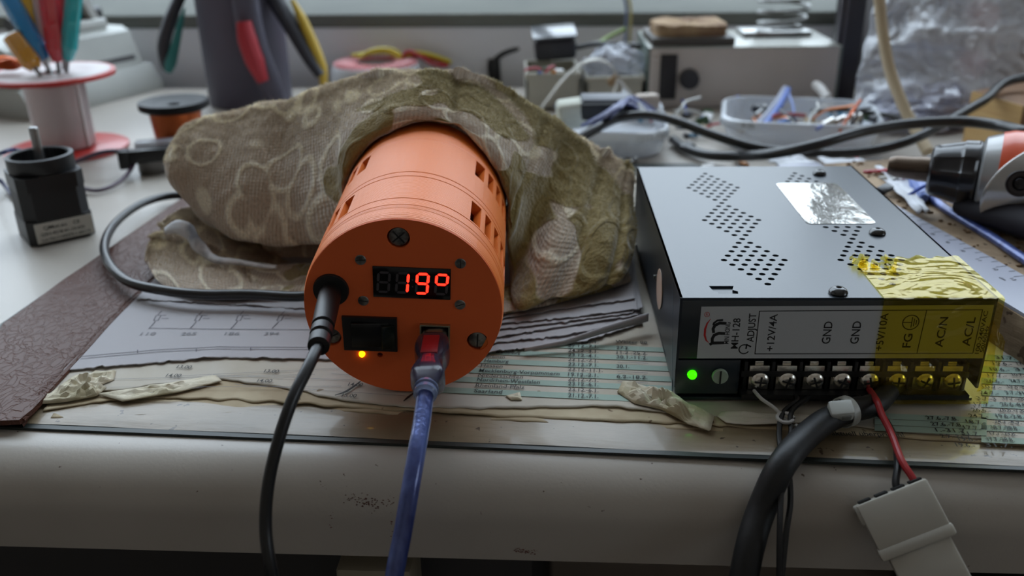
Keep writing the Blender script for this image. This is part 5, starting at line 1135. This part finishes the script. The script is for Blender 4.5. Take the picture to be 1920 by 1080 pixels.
# things in the left tub
fb = thing('foam_block', 'white foam-like block at the left in the left clear tub', 'block', loc=G(1075, 215, .016))
MB().box((0, 0, 0), (.024, .014, .018), frame(G(1078, 212, .022), (1, .1, .1), (0, -.2, 1)), .003, 3).build('block', mat('foam_white', (206, 208, 196), .8, bump=(120, .4, .002)), fb)
kb = thing('black_module', 'black plastic module with grey ribs lying across the left clear tub', 'module', loc=G(1130, 200, .02))
Mk = frame(G(1133, 200, .026), (1, -.03, 0), (0, -.3, 1)); MB().box((0, 0, 0), (.032, .016, .012), Mk, .001).build('case', m_black, kb); MB().box((0, 0, .0065), (.030, .010, .002), Mk, .0006).build('rib', mat('rib_grey', (90, 92, 100), .4), kb)
for k in range(7):
    dx = k*7; pts = [G(1090+dx, 236-k, .020), G(1130+dx*.8, 214-2*k, .026+.0015*k), G(1160+dx*.5, 194-2*k, .032), G(1182+dx*.4, 196-k*1.5, .030), G(1210+dx*.5, 214-k, .024)]
    solo(MB().tube(pts, .0010, seg=6), 'wire', mat('bundle_wire_%d' % (k % 3), [(96, 104, 156), (150, 156, 190), (58, 62, 96)][k % 3], .35), 'thin bluish wire of the bundle arching over the left clear tub', 'wire', 'bluish wires over the left clear tub')
q = MB(); q.slab([G(1168, 165, .03), G(1200, 192, .03), G(1218, 212, .026), G(1172, 206, .026), G(1160, 190, .03)], .002); solo(q, 'black_wedge', m_black, 'black triangular plastic piece among the bluish wires', 'plastic piece')
solo(MB().box((0, 0, 0), (.016, .010, .010), frame(G(1213, 190, .024), (1, .2, 0), (0, 0, 1)), .002), 'beige_connector', mat('beige_nylon', (186, 172, 160), .6), 'beige plug shell at the right in the left clear tub', 'connector')
# things in the right tub
for k, (x0, y0, x1, y1, c, n_) in enumerate([(1420, 236, 1472, 166, (150, 156, 176), 'grey'), (1432, 238, 1478, 168, (70, 106, 190), 'blue'), (1488, 232, 1480, 176, (96, 124, 190), 'pale blue')]):
    solo(MB().tube([G(x0, y0, .014), G((x0+x1)/2+4, (y0+y1)/2, .020), G(x1, y1, .024)], .0022 if k < 2 else .0008, seg=8), 'bundled_lead', mat('tub_lead_'+n_.replace(' ', '_'), c, .3), '%s lead leaning up to the knot in the right clear tub' % n_, 'wire')
for k in range(3): solo(MB().lathe([(0, 0), (.0045, 0), (.0052, .001), (.0052, .008), (.003, .009), (.003, .014), (0, .014)], axis(G(1545+k*24, 243-k*3, .014), (.8, .2+.3*k, .35)), 18), 'metal_knob', mat('nickel', (190, 186, 182), .22, 1), ('left', 'middle', 'right')[k]+' one of three nickel knobs at the front of the right clear tub', 'knob')
solo(MB().tube([G(1575, 246, .018), G(1595, 214, .022), G(1614, 188, .028)], .0010, seg=6), 'copper_rod', mat('copper', (190, 96, 56), .3, 1), 'thin copper rod sticking up at the right of the tub', 'rod')
solo(MB().tube([G(1444, 226, .016), G(1455, 216, .019), G(1480, 214, .019), G(1510, 217, .018)], .0013, seg=8), 'red_wire', mat('wire_red', (150, 28, 34), .42), 'red wire bent in a hook in the right clear tub', 'wire')
solo(MB().tube([G(1530, 160, .022), G(1540, 168, .022), G(1552, 185, .018)], .0035, seg=10), 'white_sleeve', mat('white_sleeve', (196, 192, 188), .4), 'short white sleeve behind the right clear tub', 'sleeve')
solo(MB().tube([G(1520, 208, .02), G(1580, 206, .022), G(1640, 212, .020), G(1685, 222, .016)], .0014, seg=8), 'dark_lead', m_cab, 'dark lead lying across the right end of the tub', 'wire')
# ---- metal box with board and spring stand
ya = .700; a = Vector((Y(1214, 205, ya).x, ya, 0)); b = Vector((Y(1562, 205, ya-.006).x, ya-.006, 0)); zb = Y(1390, 88, ya-.003).z; wb_ = (b-a).length; M5 = frame(a, b-a, (0, 0, 1)); dp = G(1440, 54, zb).y-ya
ib = thing('instrument_case', 'brown-grey metal case with a black knob and a black slot behind the tubs', 'case', M=M5)
m_ic = mat('case_brown_grey', (206, 196, 190), .45, .1, var=(12, (196, 186, 180)))
MB().box((wb_/2, dp/2, zb/2), (wb_, dp, zb-.001), M5, .001).build('body', m_ic, ib)
MB().box((wb_/2, dp/2, zb-.0004), (wb_*1.01, dp*1.01, .0012), M5, .0004).build('top_sheet', mat('case_top', (176, 176, 168), .35, .3), ib)
MB().box((-.0008, dp/2, zb/2), (.0020, dp, zb), M5, .0004).build('edge_strip', mat('edge_green', (96, 108, 102), .4), ib); MB().box((wb_+.0004, dp/2, zb/2), (.0020, dp, zb), M5, .0004).build('edge_strip', mat('edge_green', (96, 108, 102), .4), ib)
def onf(x, y): p = Y(x, y, ya-.003); return M5.inverted() @ p
p = onf(1253, 145); MB().box((p.x, -.0012, p.z), (.0128, .003, .034), M5, .0006).build('black_slot', mat('slot_black', (34, 30, 34), .5), ib)
p = onf(1292, 148); MB().lathe([(0, 0), (.0078, 0), (.0072, .007), (.0062, .008), (0, .008)], M5 @ Matrix.Translation((p.x, 0, p.z)) @ Matrix.Rotation(PI/2, 4, 'X'), 28).build('knob', mat('knob_black', (36, 34, 40), .4), ib)
zt5 = zb+.0002
bd = thing('foam_slab', 'yellowish rough foam slab on a dark plate on top of the metal case', 'slab', loc=Y(1300, 80, ya+.02)*Vector((1, 1, 1)))
a = G(1224, 87, zb+.001); b = G(1382, 87, zb+.001); wbd = (b-a).length
MB().box(((a.x+b.x)/2, a.y+.03, zb+.0036), (wbd, .058, .006), None, .0008).build('dark_plate', mat('dark_plate', (72, 66, 60), .5), bd)
q = MB(); xL = Y(1232, 60, a.y+.004).x; xR = Y(1370, 60, a.y+.004).x; zs1 = Y(1300, 42, a.y+.02).z
def slabfn(u, v):
    t = u*2*PI; n_ = 6; c, s = math.cos(t), math.sin(t); qq = (abs(c)**n_+abs(s)**n_)**(-1/n_)
    x = (xL+xR)/2+c*qq*(xR-xL)/2*(1-.03*abs(noise.noise((t*3, v*3, 1)))); y = a.y+.030+s*qq*.024
    z = zb+.0068+(zs1-zb-.0068)*min(1, v*1.6)*(1+.16*noise.noise((x*90, y*90, 2)))
    if v > .6: k = (1-v)/.4; x = (xL+xR)/2+(x-(xL+xR)/2)*k; y = a.y+.03+(y-a.y-.03)*k
    return Vector((x, y, z))
q.grid(slabfn, 80, 22, closeu=True); q.build('foam', mat('foam_tan', (176, 148, 112), .85, bump=(150, .6, .003), var=(50, (130, 100, 76))), bd, sharp=25)
# spring iron stand
cS = G(1452, 66, zb); 
ss = thing('spring_stand', 'coiled wire soldering-iron stand on a silver plate on top of the metal case', 'stand', loc=cS)
MB().box((cS.x, cS.y+.005, zb+.0022), (.055, .030, .004), None, .001).build('base_plate', mat('bright_tin', (186, 186, 184), .3, .9, bump=(90, .5, .002)), ss); MB().box((cS.x-.006, cS.y-.008, zb+.001), (.045, .012, .0022), None, .0005).build('front_foot', mat('dark_tin', (90, 86, 84), .4, .6), ss)
sc_ = Y(1463, 38, cS.y+.004); rS = 50/pxm(sc_); q = []
for i in range(200):
    t = i/200*2*PI*6.5; f = i/200; rad = rS*(.82+.35*f); q.append(Y(1463, 52, cS.y+.004)+Vector((rad*math.cos(t)+.004*f, rad*math.sin(t)*.85, f*.055)))
MB().tube(q, .00145, seg=8, smooth=False).build('coil', mat('spring_grey', (140, 140, 138), .3, .5), ss)
MB().tube([Vector((cS.x+.004, cS.y, zb+.004)), Y(1450, 56, cS.y), q[0]], .0016, seg=8).build('coil_post', mat('spring_grey', (140, 140, 138), .3, .5), ss)
# ---- black uprights
for k, (x, w_) in enumerate(((1597, .0075), (1625, .0150))):
    p0 = G(1575 if k == 0 else 1594, 200, 0); pp = Y(x, 0, p0.y+.0)
    t = thing('upright_post', 'slim black upright post behind the clear bag' if k == 0 else 'wide black upright post with a dark groove behind the clear bag', 'post', loc=Vector((p0.x, p0.y+.01, 0)))
    MB().box((p0.x, p0.y+.02, .12), (w_, .012, .24), None, .001).build('post', mat('post_charcoal', (44, 40, 46), .4), t)
    MB().box((p0.x-w_*.5, p0.y+.014, .12), (.0018, .003, .24), None, .0004).build('edge_strip', mat('post_edge', (110, 106, 112), .3, .4), t)
# ---- right corner: grey enclosure with beige disc and red knobs behind the bag
yE = .74
eq = thing('wall_device', 'grey-brown device with red knobs and a beige disc behind the plastic bag', 'device', loc=Vector((.36, yE, 0)))
xa = Y(1650, 60, yE).x; MB().box((xa+.12, yE+.04, .10), (.24, .07, .20), None, .004).build('housing', mat('device_grey', (98, 94, 94), .6, var=(10, (84, 80, 80))), eq)
p = Y(1865, 110, yE); MB().lathe([(0, 0), (.029, 0), (.028, .006), (0, .007)], Matrix.Translation(p) @ Matrix.Rotation(PI/2, 4, 'X'), 40).build('beige_disc', mat('disc_beige', (150, 128, 108), .5), eq)
for x, y in ((1835, 28), (1812, 118)):
    p = Y(x, y, yE); MB().lathe([(0, 0), (.012, 0), (.011, .012), (.009, .014), (0, .014)], Matrix.Translation(p) @ Matrix.Rotation(PI/2, 4, 'X'), 28).build('red_knob', mat('knob_red', (160, 56, 60), .4), eq)
# clear bag
m_bag = mat('bag_film', (236, 240, 248), .2, alpha=.50, spec=1, coat=.8, bump=(15, 1, .03, (1, .5, 2)), var=(16, (245, 248, 255), .45, .6))
q = MB()
def bagfn(u, v):
    px = 1596+u*330; py_a = 215-v*235
    yy = .64-.02*math.sin(u*PI)+.035*v+.012*noise.noise((u*4, v*4, 1))+.007*abs(noise.noise((u*11, v*9, 2)))
    p = Y(px+(1-v)*0+(45*v if u < .5 else 0)*(1-u*2 if u < .5 else 0)+10*noise.noise((v*5, 3, 0)), py_a, yy); p.z = max(p.z, .002); return p
q.grid(bagfn, 60, 44); o = solo(q, 'plastic_bag', m_bag, 'large crinkled clear plastic bag in front of the red-knobbed device', 'bag', sharp=60, recalc=False); md = o.modifiers.new('t', 'SOLIDIFY'); md.thickness = .0006
crumple('plastic_bag', G(1735, 196, .012), .040, .030, .014, mat('bag_film_low', (205, 208, 226), .16, alpha=.6, spec=1, coat=.6, bump=(90, .5, .003)), 'lower crumpled pale plastic bag lying behind the black cables', 21, cat='bag', fr=1.5, amp=.5)
crumple('plastic_bag', G(1700, 218, .008), .034, .020, .010, mat('bag_film_low2', (205, 208, 226), .16, alpha=.6, spec=1, coat=.6, bump=(90, .5, .003)), 'small flat crumpled film at the foot of the cream cable', 33, cat='bag', fr=1.5, amp=.5)
solo(MB().tube([Y(1642, -60, .60), Y(1649, 0, .60), Y(1655, 60, .595), Y(1668, 130, .585), Y(1690, 190, .572), Y(1712, 235, .56), G(1740, 285, .006)], .0036, seg=12), 'cable', mat('cable_cream', (190, 172, 142), .45), 'thick cream cable hanging in front of the clear bag', 'cable')
# wooden box corner
Mw = frame(G(1880, 292, .004), Vector((.55, -.83, 0)), (0, 0, 1)); pc_ = G(1882, 296, 0); hW = Y(1868, 200, pc_.y).z
m_wd = mat('pale_wood', (206, 172, 116), .6, var=(30, (188, 150, 96), .3, .7, (1, 1, 8))); m_wd2 = mat('brown_wood', (136, 98, 62), .6, var=(40, (112, 78, 48), .3, .7, (1, 6, 1)))
wx = thing('wooden_block', 'light wooden block with a brown side at the right edge behind the drill', 'block', loc=pc_)
pr = G(1898, 300, .0); zt6 = Y(1870, 200, pr.y).z
A0 = Vector((pr.x, pr.y, 0)); A1 = Vector((Y(1815, 215, pr.y+.045).x, pr.y+.045, 0)); A2 = A1+Vector((.11, .06, 0)); A3 = A0+Vector((.12, .02, 0))
q = MB(); q.slab([A0+Vector((0, 0, zt6)), A3+Vector((0, 0, zt6)), A2+Vector((0, 0, zt6)), A1+Vector((0, 0, zt6))], zt6); q.build('block', m_wd2, wx)
q = MB(); nn_ = (A1-A0).cross(Vector((0, 0, 1))).normalized()*-.0006
if nn_.y > 0: nn_ = -nn_
q.slab([A0+nn_, A1+nn_, A1+nn_+Vector((0, 0, zt6)), A0+nn_+Vector((0, 0, zt6))], .0012, -nn_.normalized()); q.build('pale_face', m_wd, wx, label='pale end-grain face')
# black cables looping through the middle
solo(MB().tube([G(1080, 262, .016), G(1115, 243, .020), G(1160, 222, .024), G(1215, 216, .026), G(1270, 228, .024), G(1340, 254, .019), G(1420, 277, .014), G(1520, 287, .012), G(1620, 284, .014), G(1700, 266, .020), G(1770, 232, .027), G(1840, 192, .034), G(1930, 145, .042), G(1930, 145, .042)+Vector((.09, -.03, -.002)), G(1930, 145, .042)+Vector((.20, -.08, -.018))], .0029, seg=14, res=10), 'cable', m_cab, 'black cable arching over the left tub and rising to the right edge', 'cable')
solo(MB().tube([G(1262, 262, .004), G(1285, 278, .004), G(1330, 291, .005), G(1390, 293, .009), G(1450, 288, .018), G(1530, 272, .026), G(1620, 246, .031), G(1710, 232, .033), G(1800, 228, .034), G(1870, 235, .035), G(1945, 252, .036), G(1945, 252, .036)+Vector((.06, -.005, -.010)), G(1945, 252, .036)+Vector((.16, .02, -.0325))], .0031, seg=14, res=10), 'cable', m_cab, 'thicker black cable sweeping flat over the drill to the right edge', 'cable')
# ---- board, ruler, blue cable, drill
zB_ = .019
bL = [G(1608, 300, zB_), G(1700, 384, zB_), G(1800, 482, zB_), G(1873, 560, zB_), G(1925, 612, zB_)]; dB = (G(1919, 524, zB_)-G(1704, 405, zB_)).normalized(); eB = G(1897, 583, zB_)+dB*.02; sB = eB-dB*.205; eB.z = zB_; sB.z = zB_
nB = Vector((-dB.y, dB.x, 0)); 
bo = thing('wooden_board', 'rough wooden board with crumbs on it along the right side of the power supply', 'board', loc=Vector((eB.x, eB.y, 0)))
q = MB(); q.slab([sB, eB, eB+nB*.17, sB+nB*.17], zB_-.0032); q.build('board', mat('raw_board', (168, 144, 116), .75, bump=(90, .4, .0015, (1, 1, 4)), var=(60, (126, 104, 80), .35, .6, (1, 1, 1)), speck=(150, (84, 62, 42), .66)), bo)
ru = thing('ruler', 'grey plastic ruler with centimetre marks lying on the board beside the power supply', 'ruler', loc=sB)
wR = abs((G(1811, 464, zB_)-eB).dot(Vector((-dB.y, dB.x, 0)))); s0 = sB-dB*.0+nB*.0006+Vector((0, 0, .0013)); e0 = eB+dB*.0+nB*.0006+Vector((0, 0, .0013))
q = MB(); q.slab([s0, e0, e0+nB*wR, s0+nB*wR], .0012); q.build('strip', mat('ruler_grey', (168, 170, 184), .35), ru)
q = MB(); dl_ = (e0-s0).length
for k in range(int(dl_/.005)):
    p = e0-dB*(k*.005+.004)+nB*(wR-.0004)+Vector((0, 0, .0001)); l_ = .0045 if k % 2 == 0 else .0028; q.slab([p, p+dB*.0002, p+dB*.0002-nB*l_, p-nB*l_], .00005)
q.build('tick_marks', m_ink, ru, kind=None)
q = MB()
for k, s_ in enumerate(['16', '15', '14', '13', '12', '11', '10', '9', '8', '7', '6']):
    p = e0-dB*(.012+k*.010)+nB*(wR-.0075)+Vector((0, 0, .0001)); text(q, s_, p-dB*.0009, p+dB*.0012, nB, .0016)
p = G(1872, 520, zB_+.0014); text(q, 'cm', p, p+dB*.0030, nB, .0016); q.build('numbers', m_ink, ru)
solo(MB().tube([G(1722, 335, zB_+.004), G(1739, 362, zB_+.003), G(1765, 386, zB_+.002), G(1800, 408, zB_+.002), G(1860, 445, zB_+.002), G(1940, 500, zB_+.002)], .0020, seg=12), 'cable', m_br, 'blue foil-shielded cable lying on the board below the drill', 'cable')
solo(MB().tube([G(1716, 322, zB_+.006), G(1726, 345, zB_+.004), G(1733, 372, zB_+.003)], [.004, .005, .002], seg=10), 'blue_cap', mat('cap_blue', (96, 120, 190), .3), 'pale blue plastic cap at the start of the blue cable', 'cap')
bits(['lead', 'chip', 'lead', 'screw'], 10, 1655, 1735, 318, 375, zB_+.001, zB_+.004, 'on the board left of the drill', (.003, .006))
for k, (pl_, lb) in enumerate([([(1640, 312), (1716, 330), (1735, 385), (1690, 362)], 'crumpled white note left of the drill chuck, upper one'), ([(1655, 335), (1700, 350), (1745, 398), (1720, 398)], 'crumpled white note left of the drill, lower one'), ([(1440, 300), (1500, 292), (1545, 312), (1470, 316)], 'white paper corner peeking out behind the power supply'), ([(1530, 296), (1620, 300), (1640, 315), (1560, 316)], 'bluish paper corner behind the right end of the power supply')]):
    mS = mat('note_white', (200, 202, 208), .6); g = MB(); P3 = [G(x, y, (zB_+.0022+.001*k) if k < 2 else .012) for x, y in pl_]; g.grid(lambda u, v: P3[0].lerp(P3[1], u).lerp(P3[3].lerp(P3[2], u), v)+Vector((0, 0, .002*noise.noise((u*4, v*4, k)))), 16, 12)
    o = solo(g, 'paper_note', mS, lb, 'paper', recalc=False); md = o.modifiers.new('t', 'SOLIDIFY'); md.thickness = .0003
    if k >= 2: pass
# crumbs
q = MB(); rc_ = random.Random(5)
for k in range(140):
    t = rc_.random(); p = sB.lerp(eB, t)+nB*(wR+.002+rc_.random()*.03)+Vector((0, 0, .0004)); q.ball(p, rc_.uniform(.0004, .0011), seg=6, sq=(1.4, 1, .7))
o = solo(q, 'wood_crumbs', mat('crumb', (120, 92, 62), .8), 'wood crumbs scattered on the board beside the ruler', 'crumbs'); o['kind'] = 'stuff'
# drill
zD = zB_+.0205
d0 = G(1668, 298, zD); d1 = G(1742, 318, zD); d2 = G(1834, 328, zD); ax = (d2-d1).normalized(); Md_ = axis(d1, ax, (0, 0, 1)); kD = (d2-d1).length; Mdu = Md_.copy(); Md_ = Md_ @ Matrix.Diagonal((.87, .87, 1, 1))
dr = thing('cordless_drill', 'orange and silver cordless drill with a black chuck lying on the board', 'drill', M=Mdu)
MB().lathe([(0, -kD*.86), (.0044, -kD*.86), (.0050, -kD*.80), (.0058, -kD*.70), (.0062, -kD*.30), (.0066, -kD*.22), (.0066, 0), (0, 0)], Md_, 24).build('bit_holder', mat('bit_brown', (96, 82, 70), .35, .7), dr)
m_ch = mat('chuck_black', (26, 25, 30), .28, coat=.3)
q = MB()
def chf(u, v):
    pr_ = [(.0, .0), (.0105, 0), (.0128, .06), (.0160, .62), (.0168, .66), (.0172, .96), (.0165, 1.0)]; f = v*(len(pr_)-1); i = min(int(f), len(pr_)-2); g = f-i; r = pr_[i][0]*(1-g)+pr_[i+1][0]*g; z = pr_[i][1]*(1-g)+pr_[i+1][1]*g
    t = u*2*PI; r *= 1-(.07*max(0, math.cos(t*6))**.5 if .1 < z < .93 and math.cos(t*6) > 0 else 0); return Md_ @ Vector((r*math.cos(t), r*math.sin(t), z*kD))
q.grid(chf, 120, 36, closeu=True); q.build('chuck', m_ch, dr, sharp=30)
MB().lathe([(.012, kD), (.0172, kD*1.0), (.0195, kD*1.05), (.0215, kD*1.30), (.0220, kD*1.36), (.012, kD*1.36)], Md_, 48).build('silver_collar', mat('drill_silver', (150, 150, 150), .32, .35, coat=.3), dr)
MB().lathe([(.012, kD*1.34), (.0224, kD*1.34), (.0238, kD*1.55), (.0240, kD*2.9), (0, kD*2.9)], Md_, 48).build('motor_housing', mat('drill_orange', (206, 78, 40), .35, coat=.3), dr)
# silver side plate wrapping the lower front quarter of the housing, with a recessed screw
def spf(u, v):
    t = math.radians(45+u*150); z = kD*(1.36+.10+2.0*v); lo = (abs(u-.55)*1.9)**2*.55; z = kD*(1.38+lo+1.6*v); r = .0252
    return Md_ @ Matrix.Rotation(0, 4, 'Z') @ Vector((r*math.cos(t), r*math.sin(t), z))
# pick the side that faces the camera
side = (CAM-d2).normalized(); loc_ = Md_.inverted().to_3x3() @ side; t0_ = math.degrees(math.atan2(loc_.y, loc_.x)); down = Md_.inverted().to_3x3() @ Vector((0, 0, -1)); t1_ = math.degrees(math.atan2(down.y, down.x)); sgn = 1 if ((t1_-t0_+540) % 360-180) > 0 else -1
def spf(u, v):
    t = math.radians(t0_+sgn*(-38+u*118)); lo = ((u-.55)*1.35)**2; return Md_ @ Vector((.0256*math.cos(t), .0256*math.sin(t), kD*(1.12+lo*1.5+1.35*v)))
q = MB(); q.grid(spf, 50, 24); o = q.build('side_plate', mat('drill_plate', (186, 184, 182), .25, .5, coat=.4), dr, recalc=False); md = o.modifiers.new('t', 'SOLIDIFY'); md.thickness = .0022; md.offset = 0
t = math.radians(t0_+sgn*4); p = Md_ @ Vector((.0262*math.cos(t), .0262*math.sin(t), kD*1.78)); nrm = (Md_.to_3x3() @ Vector((math.cos(t), math.sin(t), 0))).normalized(); Mx = axis(p, nrm)
so = MB().lathe([(0, .0006), (.0044, .0006), (.0052, .0012), (.0056, .0008), (.0056, -.001)], Mx, 24).build('screw_recess', mat('recess_dark', (52, 46, 46), .4), dr); MB().lathe([(0, .0024), (.0022, .0022), (.0030, .0010), (.0030, .0)], Mx, 16).build('screw', mat('screw_bright', (60, 60, 64), .15, 1), so)
q = MB(); g0 = Md_ @ Vector((0, 0, kD*1.2)); q.tube([G(1800, 384, zB_+.0075), G(1850, 396, zB_+.0085), G(1905, 410, zB_+.0095), G(1990, 432, zB_+.0115)], [.005, .0075, .0088, .010], seg=16, flat=.8); q.build('lower_body', mat('drill_charcoal', (36, 33, 38), .65, spec=.2), dr)
